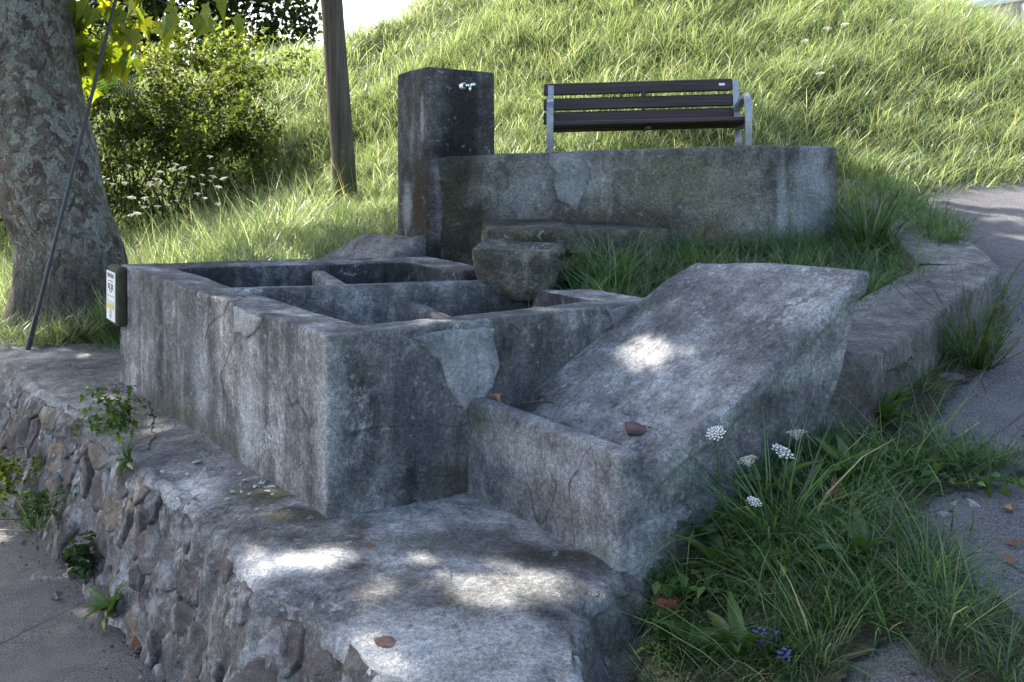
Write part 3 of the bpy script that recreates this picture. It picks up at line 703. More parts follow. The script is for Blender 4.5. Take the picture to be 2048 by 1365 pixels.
def bowlmap(a, b, h):
    x = (a-.5)*2; y = (b-.5)*2
    wx = .235*(1-.24*np.clip(1-h, 0, 1)**2.2)
    X = wx*x; Yy = .22*y*(1-.3*(1-h)**2)
    front = .05*(1-x*x)*(y < 0)*(-y)                              # bowed front
    Z = 1.165+.275*h-.10*np.clip(1-(x/.8)**2, 0, 1)*np.clip(1-(y/.7)**2, 0, 1)*sstep(.9, 1, h)
    ang = math.radians(-8)
    xx = X; yy = Yy-front
    return np.stack([.045+xx*math.cos(ang)-yy*math.sin(ang), 5.76+xx*math.sin(ang)+yy*math.cos(ang), Z+.02*(x < 0)*(-x)], 1)
link('bowl', soft_box('bowl', (.46, .44, .285), .03, .018, bowlmap, .010, 6, 125, .5), M_moss, bowl)
M_dk = plain('spout_hole', (.01, .01, .01), .9)
hp = P(1014, 556, 5.56)
link('drain_hole', tube('drain_hole', [hp+np.array([0, -.022, 0]), hp+np.array([0, .03, 0])], [.014, .014], 12), M_dk, bowl)

# small scrubbing slab behind the trough
bs = empty('small_scrubbing_slab', (-1.0, 6.8, 1.1), 'small sloping concrete slab behind the trough, leaning to the fountain block', 'wash slab')
R1, R2, L1, L2 = (-.977, 7.1), (-.547, 6.80), (-1.52, 6.95), (-1.02, 6.58)
prism('slab', [L2, R2, R1, L1], .85, [1.10, 1.405, 1.41, 1.10], concrete('small_slab_concrete', (.06, .06, .055), (.13, .125, .118), (.25, .245, .235), .1, 12.1, .1, .2), bs, .03, .025, .01, 131)

# low wall along the road
kw = empty('road_kerb_wall', (2.0, 5.0, .9), 'low chamfered concrete kerb wall between the grassy bank and the road', 'wall')
M_kw = concrete('kerb_wall_concrete', (.05, .046, .043), (.135, .126, .12), (.28, .265, .25), .35, 13.7, .25, .15, stains_and_shading=[
    ((1.6, 4.4, 1.0), (.5, .5, .10), (.06, .048, .04), .65), ((2.1, 5.0, 1.08), (.4, .5, .08), (.06, .05, .045), .6)])
wall_strip('kerb', [(1.22, 4.12), (1.44, 4.20), (1.71, 4.56), (2.17, 5.15), (2.62, 5.66), (2.68, 5.76), (2.94, 7.1), (3.0, 8.0), (3.0, 8.4)], .42,
           [1.15, 1.16, 1.175, 1.235, 1.315, 1.325, 1.49, 1.63, 1.69], [.55, .7, .75, .9, 1.0, 1.0, 1.2, 1.4, 1.45], M_kw, kw, .03, .02, .009, 140, 12, .01, 0)

# ------------------------------------------------------------------ bench on the terrace
bench = empty('park_bench', P(1300, 300, 7.6)*[1, 1, 0]+[0, 0, 1.64], 'dark brown slatted park bench with grey metal arm frames', 'bench')
M_wood = NT('bench_wood'); n = M_wood.noise(1, 6, .65, M_wood.scaled((2, 2, 60)), .4)
c = M_wood.ramp(n, [(.34, (.022, .013, .012)), (.66, (.075, .045, .040))]); M_wood = M_wood.done(c, .5, M_wood.bump(n, .002), .35)
M_frame = plain('bench_frame', (.34, .36, .38), .45, .55, .4, .35, 40)
bl = P(1100, 270, 7.62)[:2]; br = P(1497, 270, 7.55)[:2]
ux = (br-bl)/np.linalg.norm(br-bl); uy = np.array([-ux[1], ux[0]]); LB = np.linalg.norm(br-bl)
BZ = 1.63
def bpt(a, d, h):     # along, back, up
    z = BZ+h+.026*a/1.0
    return np.array([bl[0]+ux[0]*a+uy[0]*d, bl[1]+ux[1]*a+uy[1]*d, z])
def slat(a0, a1, d, h, w, t, ang):
    """slat with bevelled edges; w across, t thick; ang = 0 lies flat"""
    A = []; ca, sa = math.cos(ang), math.sin(ang); e = .007
    loop = [(-w/2+e, -t/2), (w/2-e, -t/2), (w/2, -t/2+e), (w/2, t/2-e), (w/2-e, t/2), (-w/2+e, t/2), (-w/2, t/2-e), (-w/2, -t/2+e)]
    for i, a in enumerate((a0, a0, a0+e, a1-e, a1, a1)):
        k = 0.0 if i in (0, 5) else (1.0 if i in (2, 3) else .9)
        A.append([bpt(a, d+(x*k)*ca-(y*k)*sa, h+(x*k)*sa+(y*k)*ca) for x, y in loop])
    me = grid_mesh('slat', np.array(A), True, smooth=False)
    return link('slat', me, M_wood, bench)
SH = .49
for k in range(5): slat(-.01, LB+.005, .045+.098*k, SH+(-.012 if k else 0)-.006*k, .088, .034, math.radians(-2) if k else math.radians(-14))
for k, (h, d) in enumerate(((.565, .505), (.672, .53), (.79, .56))): slat(-.055, LB-.03, d, h-.02, .094, .032, math.radians(78))
def bar(path, w, t, off):
    """flat bar swept through (d,h) points, w wide along the bench"""
    path = resample(path, .02, 2); T = np.gradient(path, axis=0); T /= np.linalg.norm(T, axis=1, keepdims=True); N = np.c_[-T[:, 1], T[:, 0]]
    A = []
    for (d, h), (nx, ny) in zip(path, N):
        A.append([bpt(off-w/2, d+nx*t/2, h+ny*t/2), bpt(off+w/2, d+nx*t/2, h+ny*t/2), bpt(off+w/2, d-nx*t/2, h-ny*t/2), bpt(off-w/2, d-nx*t/2, h-ny*t/2)])
    A = np.array([[A[0][0]]*4]+A+[[A[-1][0]]*4])
    return grid_mesh('arm_frame', A[::-1], True, smooth=False)
for off in (.0, LB-.005):
    fr = link('arm_frame', bar([(-.005, -.25), (-.01, .2), (-.03, .42), (-.03, .54), (.0, .63), (.06, .665), (.16, .66), (.30, .63), (.44, .59), (.52, .55)], .048, .028, off), M_frame, bench)
    o = bpy.data.objects.new('leg', bar([(.50, -.25), (.46, .1), (.40, .34), (.44, .44), (.50, .56), (.56, .80)], .045, .03, off)); COL.objects.link(o); o.data.materials.append(M_frame); o.parent = fr
    o = bpy.data.objects.new('seat_rail', bar([(-.02, SH-.03), (.2, SH-.045), (.44, SH-.05)], .04, .03, off)); COL.objects.link(o); o.data.materials.append(M_frame); o.parent = fr
link('seat_support', bar([(-.0, SH-.035), (.2, SH-.045), (.44, SH-.05), (.50, SH+.03), (.55, SH+.27)], .03, .02, LB*.5), M_wood, bench)
v, f = [], []; pc = bpt(LB-.11, .540, .775)
plain_box(v, f, pc, (.045, .006, .018), None); link('plaque', py_mesh('plaque', v, f), plain('plaque_metal', (.75, .8, .82), .35, .3), bench)

# ------------------------------------------------------------------ utility pole and its stay
pole = empty('utility_pole', P(693, 415, 10.5), 'round brown wooden utility pole standing in the long grass', 'pole')
s = NT('pole_wood'); n = s.noise(1, 7, .65, s.scaled((30, 30, 1.2)), .5); n2 = s.noise(3, 6, .7)
c = s.ramp(n, [(.3, (.055, .045, .038)), (.55, (.13, .11, .095)), (.75, (.2, .175, .155))])
c = s.mix(s.blob((-1.66, 10.5, 1.4), (.5, .5, .7), .8, n2, .5), c, (.07, .075, .03))
c = s.mix(s.ramp(n2, [(.62, 0), (.7, .5)]), c, (.3, .29, .28))
M_pole = s.done(c, .85, s.bump(n, .012), .2)
def pole_at(zrel): return np.array([-1.655-.0723*(zrel+.725), 10.5, E+zrel])
zz = np.linspace(-1.1, 8.2, 34)
link('shaft', tube('shaft', [pole_at(z) for z in zz], np.interp(zz, [-1.1, 8.2], [.122, .075]), 20, .006, 5, 151), M_pole, pole)
stay = empty('stay_wire', P(57, 690, 7.13), 'taut dark stay wire in a sleeve, anchored at the foot of the plane tree', 'stay wire')
A0, A1 = P(57, 693, 7.13), pole_at(8.0)
M_slv = plain('stay_sleeve', (.035, .037, .042), .45, 0, .4, .3, 20)
link('sleeve', tube('sleeve', [A0+(A1-A0)*t for t in np.linspace(0, .42, 20)], .0135, 10, .001, 9, 152), M_slv, stay)
link('wire', tube('wire', [A0+(A1-A0)*t for t in np.linspace(.42, 1, 12)], .006, 6), M_slv, stay)
link('anchor_rod', tube('anchor_rod', [A0-(A1-A0)*.03, A0+(A1-A0)*.02], .02, 8), M_slv, stay)

# ------------------------------------------------------------------ plane tree
tree = empty('plane_tree', (-3.35, 8.1, .5), 'large plane tree with mottled flaking bark beside the platform', 'tree')
s = NT('plane_bark')
b = s.scaled((1, 1, .75)); n1 = s.noise(9.5, 5, .6, b, .9); n2 = s.noise(13, 5, .6, s.scaled((1, 1, .8), off=(4, 7, 2)), .8); n3 = s.noise(60, 5, .7)
c = s.ramp(s.noise(3, 5, .6, b, .3), [(.35, (.125, .125, .105)), (.65, (.225, .225, .19))])
c = s.mix(s.ramp(n1, [(.50, 0), (.53, 1)]), c, (.115, .088, .068))
c = s.mix(s.ramp(n2, [(.57, 0), (.61, .8)]), c, (.29, .285, .24))
c = s.mix(s.ramp(s.noise(12, 5, .6, s.scaled((1, 1, .7), off=(9, 1, 5)), .7), [(.57, 0), (.6, 1)]), c, (.06, .045, .037))
low = s.n.new('ShaderNodeSeparateXYZ'); s.L(s.pos(), low.inputs[0])
lowm = s.math('MULTIPLY', s.ramp(s.math('ADD', low.outputs[2], s.math('MULTIPLY', s.noise(4, 5), .8)), [(.9/1, 1), (1, 0)]), .0)
cr = s.noise(1, 6, .7, s.scaled((22, 22, 3)), .8)
rough_low = s.blob((-3.35, 7.9, .55), (.8, .8, .75), .5, n1, .7)
c = s.mix(rough_low, c, s.ramp(cr, [(.35, (.035, .03, .026)), (.6, (.13, .11, .09)), (.8, (.2, .17, .14))]))
c = s.mix(.18, c, s.ramp(s.noise(2.2, 6, .65, b, .5), [(.3, (.07, .062, .05)), (.7, (.19, .18, .15))]))
c = s.mix(.8, c, s.ramp(n3, [(.36, .5), (.64, 1.6)]), 'MULTIPLY')
nb = s.bump(n3, .012, .9); nb = s.bump(s.ramp(n1, [(.49, 0), (.54, 1)]), .01, .8, nb); nb = s.bump(s.math('MULTIPLY', cr, rough_low), .05, 1, nb)
M_bark = s.done(c, .85, nb, .2)
ks = [-.25, .0, .35, .6, .9, 1.2, 1.6, 2.3, 3.0, 3.8, 4.6]    # heights above the base
cxk = [-2.98, -2.99, -3.02, -3.045, -3.16, -3.22, -3.33, -3.45, -3.54, -3.62, -3.7]
rk = [.56, .44, .375, .36, .375, .372, .36, .355, .33, .31, .28]
hs = np.linspace(-.25, 4.6, 110); th = np.linspace(0, 2*math.pi, 56, endpoint=False)
A = np.zeros((110, 56, 3))
for i, h in enumerate(hs):
    cx_, r_ = np.interp(h, ks, cxk), np.interp(h, ks, rk)
    but = 1+.16*math.exp(-max(h+.1, 0)*2.6)*np.cos(5*th+.7)+.05*math.exp(-max(h, 0)*1.0)*np.cos(3*th+2)+.06*np.cos(2*th+1.2+h)+.03*np.cos(3*th+h*2.2)
    A[i, :, 0] = (cx_+r_*but*np.cos(th))*1.118; A[i, :, 1] = 8.10+.02*h+r_*1.118*but*np.sin(th); A[i, :, 2] = .55+h*1.1
link('trunk', grid_mesh('trunk', A, True, .022, 3.5, 161, lambda A: .006*fbm(A*14, 163, 3)), M_bark, tree)
top = np.array([-4.13, 8.19, 5.45])
rb = random.Random(3)
limb_ends = []
for k in range(7):
    a = k*2*math.pi/7+.3; R = rb.uniform(2.6, 3.6)
    end = top+np.array([math.cos(a)*R+.5, math.sin(a)*R*.8+.5, rb.uniform(1.0, 2.4)])
    p = [top+np.array([0, 0, -.5]), top+(end-top)*.35+np.array([0, 0, .5]), top+(end-top)*.7+np.array([0, 0, .35]), end]
    p = resample(p, .2, 2); link('limb', tube('limb', p, np.linspace(.16, .035, len(p)), 9, .01, 4, 170+k), M_bark, tree); limb_ends.append(p)

# plane leaf outline: five pointed lobes
def plane_leaf():
    pts = [(0, 0), (.16, -.06), (.42, -.02), (.30, .12), (.56, .34), (.30, .40), (.27, .52), (.14, .62), (0, 1.0), (-.14, .62), (-.27, .52), (-.30, .40), (-.56, .34), (-.30, .12), (-.42, -.02), (-.16, -.06)]
    return np.array(pts)
LEAF = plane_leaf()
def leaf_template(fold=.25, curl=.35):
    n = len(LEAF); V = [np.array([0, .32, .0])]+[np.array([x, y, fold*abs(x)-curl*max(y-.4, 0)**2-.12*x*x]) for x, y in LEAF]
    Fc = [[0, i+1, (i+1) % n+1] for i in range(n)]
    return np.array(V), np.array(Fc)
def simple_leaf(w=.45, fold=.2, curl=.25):
    V = np.array([[0, 0, 0], [w/2, .45, fold*w/2], [0, .5, 0], [-w/2, .45, fold*w/2], [0, 1, -curl]])
    return V, np.array([[0, 1, 2], [0, 2, 3], [1, 4, 2], [2, 4, 3]])
def rand_rot(n, rng, tilt=1.0, up=None):
    """n rotation matrices: random azimuth, tilted from horizontal"""
    az = rng.uniform(0, 2*math.pi, n); ti = rng.normal(0, tilt, n); ro = rng.normal(0, tilt*.7, n)
    ca, sa, ct, st, cr_, sr = np.cos(az), np.sin(az), np.cos(ti), np.sin(ti), np.cos(ro), np.sin(ro)
    Z0 = np.zeros(n); I = np.ones(n)
    Rz = np.stack([np.stack([ca, -sa, Z0], -1), np.stack([sa, ca, Z0], -1), np.stack([Z0, Z0, I], -1)], -2)
    Rx = np.stack([np.stack([I, Z0, Z0], -1), np.stack([Z0, ct, -st], -1), np.stack([Z0, st, ct], -1)], -2)
    Ry = np.stack([np.stack([cr_, Z0, sr], -1), np.stack([Z0, I, Z0], -1), np.stack([-sr, Z0, cr_], -1)], -2)
    return Rz@Rx@Ry
def leaf_cloud(name, pts, size, tmpl, rng, cols, tilt=.7):
    V, Fc = tmpl; n = len(pts); R = rand_rot(n, rng, tilt)
    W = np.einsum('nij,vj->nvi', R, V)*np.asarray(size)[:, None, None]+pts[:, None, :]
    f = (Fc[None]+np.arange(n)[:, None, None]*len(V)).reshape(-1, 3)
    return np_mesh(name, W.reshape(-1, 3), f, False, np.repeat(cols, len(V), 0))
def leaf_cols(n, rng, base, var=.25, yellow=.1):
    c = np.array(base)[None]*np.exp(rng.normal(0, var, (n, 1)))
    y = rng.random(n) < yellow; c[y] = c[y]*np.array([1.6, 1.3, .9]); return c
M_leaf = leafmat('plane_leaf', .5, .45, .3)
# crown: clumps of leaves on an ellipsoid, real gaps where sun flecks reach the ground
CC = np.array([-3.35, 7.95, 6.7]); CR = np.array([4.9, 3.45, 2.3])
def crown_points(n, rng):
    nc = 260; q = rng.normal(size=(nc, 3)); q /= np.linalg.norm(q, axis=1, keepdims=True); q *= rng.uniform(.45, 1, (nc, 1))**.6
    c = q[rng.integers(0, nc, n)]+rng.normal(0, .13, (n, 3)); return CC+c*CR
rng = np.random.default_rng(11)
pts = crown_points(27000, rng); pts = pts[pts[:, 2] > 4.1+.02*pts[:, 1]]
FLECK = [(G(1300, 722, 1.12), .045), (G(1268, 740, 1.12), .025), (G(1342, 741, 1.12), .04), (G(640, 1120, PLAT), .05), (G(530, 1150, PLAT), .02), (G(740, 1210, PLAT), .06), (G(1010, 1150, PLAT), .14), (G(1110, 1220, PLAT), .14), (G(930, 1180, PLAT), .10),
         (G(560, 1000, PLAT), .07), (G(300, 850, PLAT), .07), (G(230, 800, PLAT), .06), (P(470, 740, 4.75), .06), (P(520, 830, 4.6), .05), (P(420, 660, 4.95), .045), (G(1060, 607, RIM), .05),
         (G(60, 1130, 0), .14), (G(150, 1230, 0), .12), (G(30, 1060, 0), .12), (G(230, 930, PLAT), .05), (G(700, 1300, PLAT), .03),
         (P(150, 40, 8.3), .5), (P(210, 60, 8.4), .5), (P(135, 130, 8.2), .4), (P(250, 40, 8.2), .4), (P(150, 230, 8.2), .3)]+[(road_hit(px, py), r) for px, py, r in ((1880, 398, .16), (1960, 392, .2), (2040, 385, .2), (1930, 425, .09), (2010, 440, .10), (2046, 470, .1), (1990, 410, .12), (1840, 390, .12), (2030, 520, .03), (1960, 500, .02))]
keep = np.ones(len(pts), bool); krng = np.random.default_rng(12)
for c_, r_ in FLECK:
    d = pts-c_; al = d@SUN; q = np.linalg.norm(d-al[:, None]*SUN, axis=1); keep &= (q > r_+.07) | (krng.random(len(pts)) < .17)
pts = pts[keep]
link('crown', leaf_cloud('crown', pts, rng.uniform(.15, .25, len(pts)), leaf_template(), rng, leaf_cols(len(pts), rng, (.06, .095, .022), .25, .1), .8), M_leaf, tree)
# low sprays hanging beside the trunk: each leaf its own piece
lt = leaf_template(.3, .4); LM = []
for k in range(3):
    me = np_mesh('leaf', leaf_template(.15+.2*k, .2+.25*k)[0], lt[1], False); LM.append(me)
M_leafs = leafmat('spray_leaf', .62, .45, .3, fixed=[(.10, .15, .025), (.16, .21, .035), (.22, .25, .04), (.27, .26, .035)], tint=(1.4, 1.4, .4))
for me in LM: me.materials.append(M_leafs)
M_twig = plain('twig_bark', (.06, .045, .03), .8)
def spray(pixels, start, dep):
    path = [np.array(start)]+[P(px, py, dep) for px, py in pixels[:1]]+[P(px, py, dep) for px, py in pixels[1:]]
    rp = resample(path, .06, 2); tw = link('twig', tube('twig', rp, np.linspace(.012, .003, len(rp)), 5), M_twig, tree)
    return tw, rp
def add_leaf(tw, p, size, rnd, hang=True):
    o = bpy.data.objects.new('leaf', LM[rnd.randrange(3)]); COL.objects.link(o); o.parent = tw
    o.location = tuple(p); o.scale = (size,)*3
    o.rotation_euler = (rnd.uniform(-1.9, -.6), rnd.uniform(-.5, .5), rnd.uniform(0, 6.28))
rl = random.Random(9)
for pix, st, dep, nl, sz in (
    ([(60, -60), (130, 20), (190, 70), (225, 105)], (-3.3, 8.3, 3.9), 8.45, 55, .19),
    ([(100, -40), (150, 60), (200, 95), (240, 95)], (-3.2, 8.4, 3.9), 8.6, 50, .19),
    ([(80, -20), (112, 60), (130, 130), (140, 165)], (-3.3, 8.3, 3.8), 8.4, 45, .18),
    ([(170, -90), (215, 0), (250, 25), (272, 40)], (-3.0, 8.2, 3.8), 8.3, 34, .19),
    ([(220, -90), (300, -5), (335, 12), (375, 14)], (-2.8, 6.6, 3.4), 5.6, 14, .14),
    ([(330, -90), (390, -10), (425, 8), (440, 14)], (-2.6, 6.4, 3.3), 5.5, 13, .14)):
    tw, rp = spray(pix, st, dep)
    for k in range(nl):
        q = rp[int(len(rp)*rl.uniform(.35, .999))]; add_leaf(tw, q+np.array([rl.uniform(-.15, .15), rl.uniform(-.15, .15), rl.uniform(-.14, .06)]), sz*rl.uniform(.7, 1.2), rl)
tw, rp = spray([(120, 90), (142, 180), (148, 215)], (-3.3, 8.3, 3.1), 8.35)
for px, py in ((148, 118), (150, 130), (132, 140), (140, 128), (158, 122), (150, 220), (140, 240), (128, 132)): add_leaf(tw, P(px, py-10, 8.35+rl.uniform(-.05, .05)), .17*rl.uniform(.8, 1.1), rl)

# ------------------------------------------------------------------ grass
def blades(base, az, L, wid, th0, curl, col, nseg=3, tip=.3):
    """curved tapering blades; returns verts, tris, cols"""
    n = len(base); K = nseg+1; s_ = np.linspace(0, 1, K)
    d = np.stack([np.cos(az), np.sin(az), 0*az], -1); side = np.stack([-np.sin(az), np.cos(az), 0*az], -1)
    p = base.copy(); V = []; C = []
    tw = RNG.uniform(-.9, .9, n); side = side*np.cos(tw)[:, None]+d*np.sin(tw)[:, None]
    for k in range(K):
        w = wid*(1-s_[k]**1.6)
        if k < K-1:
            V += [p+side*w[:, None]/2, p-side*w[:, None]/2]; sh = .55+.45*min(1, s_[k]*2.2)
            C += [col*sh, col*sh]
        else: V += [p]; C += [col]
        if k < K-1:
            a = th0+curl*(s_[k]+.5/nseg); st = (L/nseg)[:, None]
            p = p+st*(d*np.sin(a)[:, None]+np.array([0, 0, 1.])*np.cos(a)[:, None])
    V = np.stack(V, 1); C = np.stack(C, 1); nv = V.shape[1]; T = []
    for k in range(nseg-1):
        a = 2*k; T += [[a, a+1, a+3], [a, a+3, a+2]]
    a = 2*(nseg-1); T += [[a, a+1, a+2]]
    f = (np.array(T)[None]+np.arange(n)[:, None, None]*nv).reshape(-1, 3)
    return V.reshape(-1, 3), f, C.reshape(-1, 3)
def gcol(n, rng, sets, pr):
    k = rng.choice(len(sets), n, p=pr); c = np.array(sets)[k]; return c*np.exp(rng.normal(0, .22, (n, 1)))
def tufts(cent, nb, rng, L, spread, wid, lean, curl, sets, pr, wind=None, wk=0.):
    """cent [m,3]; nb blades each; per-tuft variation"""
    m = len(cent); N = m*nb; idx = np.repeat(np.arange(m), nb)
    az = rng.uniform(0, 2*math.pi, N); rad = spread*np.sqrt(rng.random(N))
    off = np.stack([np.cos(az)*rad, np.sin(az)*rad, 0*az], -1)
    az2 = az+rng.normal(0, .5, N)
    if wind is not None:
        vx = np.cos(az2)+wk*math.cos(wind); vy = np.sin(az2)+wk*math.sin(wind); az2 = np.arctan2(vy, vx)
    ts = np.exp(rng.normal(0, .22, m))[idx]; Ls = L*ts*rng.uniform(.45, 1.15, N)
    th0 = np.abs(rng.normal(0, lean, N))+.05+rad/spread*lean*.6; cu = np.clip(rng.normal(curl, .45, N), .0, 2.6)
    tc = np.exp(rng.normal(0, .2, (m, 1)))[idx]
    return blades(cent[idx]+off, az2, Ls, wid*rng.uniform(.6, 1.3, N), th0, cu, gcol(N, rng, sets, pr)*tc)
M_grass = leafmat('grass_blade', .52, .33, .6, tint=(1.12, 1.22, .7))
GS = [(.165, .22, .105), (.225, .28, .145), (.32, .355, .23), (.09, .13, .055), (.52, .50, .41)]; GP = [.28, .3, .24, .08, .10]
def stuff(name, parts, mat, label, parent=None):
    off = 0; V = []; Fc = []; C = []
    for v, f, c in parts: V.append(v); Fc.append(f+off); C.append(c); off += len(v)
    o = link(name, np_mesh(name, np.concatenate(V), np.concatenate(Fc), False, np.concatenate(C)), mat)
    return tag(o, label, 'grass', None, 'stuff')
rng = np.random.default_rng(21)
def hill_pts(n, x0, x1, y0, y1, view=True):
    """points on the hillside, thinned with distance, only where the camera could look"""
    y = y0+(y1-y0)*rng.random(n); x = rng.uniform(x0, x1, n)
    z = hill(x, y); p = np.stack([x, y, z], -1); px, py = to_px(p)
    return p[(px > -160) & (px < 2200) & (py > -160)]
def not_road(p): 
    d = p[:, 1]-np.interp(p[:, 0], XF, YF); return ~((p[:, 0] > 2.45) & (d < .06))
# near hillside
ps = hill_pts(15000, -8, 8, 7.2, 13.0); ps = ps[not_road(ps)]
ps = ps[~((ps[:, 0] > .0) & (ps[:, 0] < 2.1) & (ps[:, 1] < 8.35)) & ~((ps[:, 0] > -.9) & (ps[:, 0] < 0) & (ps[:, 1] < 7.55))]
ps = ps[np.hypot(ps[:, 0]+3.35, ps[:, 1]-8.1) > .55]
dens = fbm(ps*np.array([.9, .9, 0])+3, 201, 3); long_ = (ps[:, 1]-np.interp(ps[:, 0], XF, YF)) > -.1
left = (ps[:, 0] < -.2)
pa = ps[long_ & ~(left & (ps[:, 1] < 9.5))]; pb = ps[~long_ | (left & (ps[:, 1] < 9.5))]
pw = pb[(pb[:, 0] < -1.9) & (pb[:, 1] > 8.2)]
parts = [tufts(pw, 18, rng, .46, .16, .007, .4, .8, GS, GP), tufts(pa[:len(pa)//2], 20, rng, .38, .12, .0058, .38, 1.3, GS, GP, math.radians(-20), .5),
         tufts(pa[len(pa)//2:], 20, rng, .25, .13, .0052, .5, 1.0, GS, GP, math.radians(-20), .5),
         tufts(pb, 20, rng, .22, .12, .0056, .38, .9, GS, [.36, .34, .18, .08, .04], math.radians(-40), .3)]
ps2 = hill_pts(8500, -9, 12, 12.5, 20)
parts.append(tufts(ps2, 16, rng, .34, .16, .0085, .36, 1.1, GS, GP, math.radians(-20), .5))
ps3 = hill_pts(3500, -14, 14, 18.5, 30)
parts.append(tufts(ps3, 12, rng, .45, .25, .016, .36, 1.0, GS, GP))
pst = hill_pts(900, -8, 9, 7.8, 16); pst = pst[not_road(pst) & (pst[:, 1] > 8.6)]
parts.append(tufts(pst, 4, rng, .62, .10, .0045, .3, .5, [(.42, .36, .22), (.34, .28, .16), (.26, .26, .12)], [.4, .3, .3], math.radians(-20), .4))
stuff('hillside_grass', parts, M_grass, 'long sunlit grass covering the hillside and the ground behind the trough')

# ------------------------------------------------------------------ grass of the verge and the bank (shaded)
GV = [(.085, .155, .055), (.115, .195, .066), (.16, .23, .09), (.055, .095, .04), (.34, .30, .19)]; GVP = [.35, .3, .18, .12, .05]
def kerb_d(p):
    k = np.array([(1.44, 4.20), (2.17, 5.15), (2.65, 5.7), (2.94, 7.1), (3.0, 8.0)]); k = resample(k, .05); return np.min(np.linalg.norm(p[:, None, :2]-k[None], axis=2), axis=1)
def sample_poly(poly, n, rng):
    poly = np.array(poly); a, b = poly.min(0), poly.max(0); q = rng.uniform(a, b, (n*4, 2)); q = q[in_poly(q[:, 0], q[:, 1], poly)]; return q[:n]
rng = np.random.default_rng(31)
qv = sample_poly(VERGE_G, 1250, rng); pv = np.c_[qv, road_z(qv[:, 0], qv[:, 1])+.015]
edge = (pv[:, 0] < .75) | (kerb_d(pv) < .22)                                                     # leafy herbs there, not grass
ring_ = resample(np.array(VERGE_G+[VERGE_G[0]]), .04); rd_ = np.min(np.linalg.norm(pv[:, None, :2]-ring_[None], axis=2), axis=1)
pv1 = pv[(~edge | (rng.random(len(pv)) < .25)) & ((rd_ > .075) | (pv[:, 0] < .8) | (rng.random(len(pv)) < .12))]
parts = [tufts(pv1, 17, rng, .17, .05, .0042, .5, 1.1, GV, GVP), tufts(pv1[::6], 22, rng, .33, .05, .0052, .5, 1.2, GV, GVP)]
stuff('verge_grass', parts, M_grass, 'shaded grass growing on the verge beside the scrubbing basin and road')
qm = sample_poly(MOUND, 620, rng); pm = np.c_[qm, mound_z(qm[:, 0], qm[:, 1])]
pm = pm[~((pm[:, 0] < 1.0) & (pm[:, 1] > 6.25)) & ~((pm[:, 0] < .32) & (pm[:, 1] > 5.6)) & ~((pm[:, 0] < 1.75) & (pm[:, 1] > 6.72))]
# the concrete apron along the kerb stays bare
kd = kerb_d(pm); pm = pm[(kd > .46) | ((pm[:, 1] > 6.4) & (kd > .12)) | ((pm[:, 1] > 5.4) & (kd > .34))]
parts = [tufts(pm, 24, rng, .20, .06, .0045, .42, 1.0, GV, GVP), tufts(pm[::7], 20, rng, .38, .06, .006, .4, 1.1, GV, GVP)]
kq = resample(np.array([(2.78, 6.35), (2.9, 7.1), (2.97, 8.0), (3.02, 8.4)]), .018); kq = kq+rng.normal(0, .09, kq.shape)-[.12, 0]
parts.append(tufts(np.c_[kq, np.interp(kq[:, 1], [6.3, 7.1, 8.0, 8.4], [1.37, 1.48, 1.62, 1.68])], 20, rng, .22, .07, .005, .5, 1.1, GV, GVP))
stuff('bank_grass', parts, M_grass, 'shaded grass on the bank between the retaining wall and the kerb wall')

def tussock(name, p, nb, L, spread, wid, lean, curl, label, sets=GV, pr=GVP, seed=0, wind=None, wk=0):
    r = np.random.default_rng(seed); v, f, c = tufts(np.array([p]), nb, r, L, spread, wid, lean, curl, sets, pr, wind, wk)
    o = link(name, np_mesh(name, v, f, False, c), M_grass); return tag(o, label, 'grass tuft')
tussock('grass_tussock', (2.28, 6.72, 1.32), 170, .72, .13, .011, .30, .75, 'tall dark green grass tussock against the turned end of the retaining wall', seed=1)
tussock('grass_tussock', (1.70, 5.15, 1.13), 150, .30, .07, .0045, .30, .7, 'dry straw coloured grass tuft behind the ridge of the scrubbing slab', [(.22, .19, .10), (.15, .13, .07), (.07, .1, .04)], [.4, .25, .35], seed=2)
tussock('grass_tussock', np.append(road_hit(1950, 735)[:2], road_hit(1950, 735)[2]), 120, .42, .08, .008, .38, .9, 'bright green grass tuft at the foot of the kerb wall by the road', [(.07, .12, .03), (.09, .14, .035)], [.5, .5], seed=3)
tussock('grass_tussock', (road_hit(1560, 1080)), 130, .5, .08, .009, .5, 1.0, 'long bladed grass tuft in front of the footing of the scrubbing basin', seed=4)
tussock('grass_tussock', (-2.62, 7.2, .55), 260, .34, .22, .006, .35, .9, 'grass tuft between the plane tree foot and the notice board', seed=15)
tussock('grass_tussock', (.55, 5.75, 1.24), 90, .42, .10, .008, .45, .9, 'grass tuft growing in front of the stone ledge', seed=5)

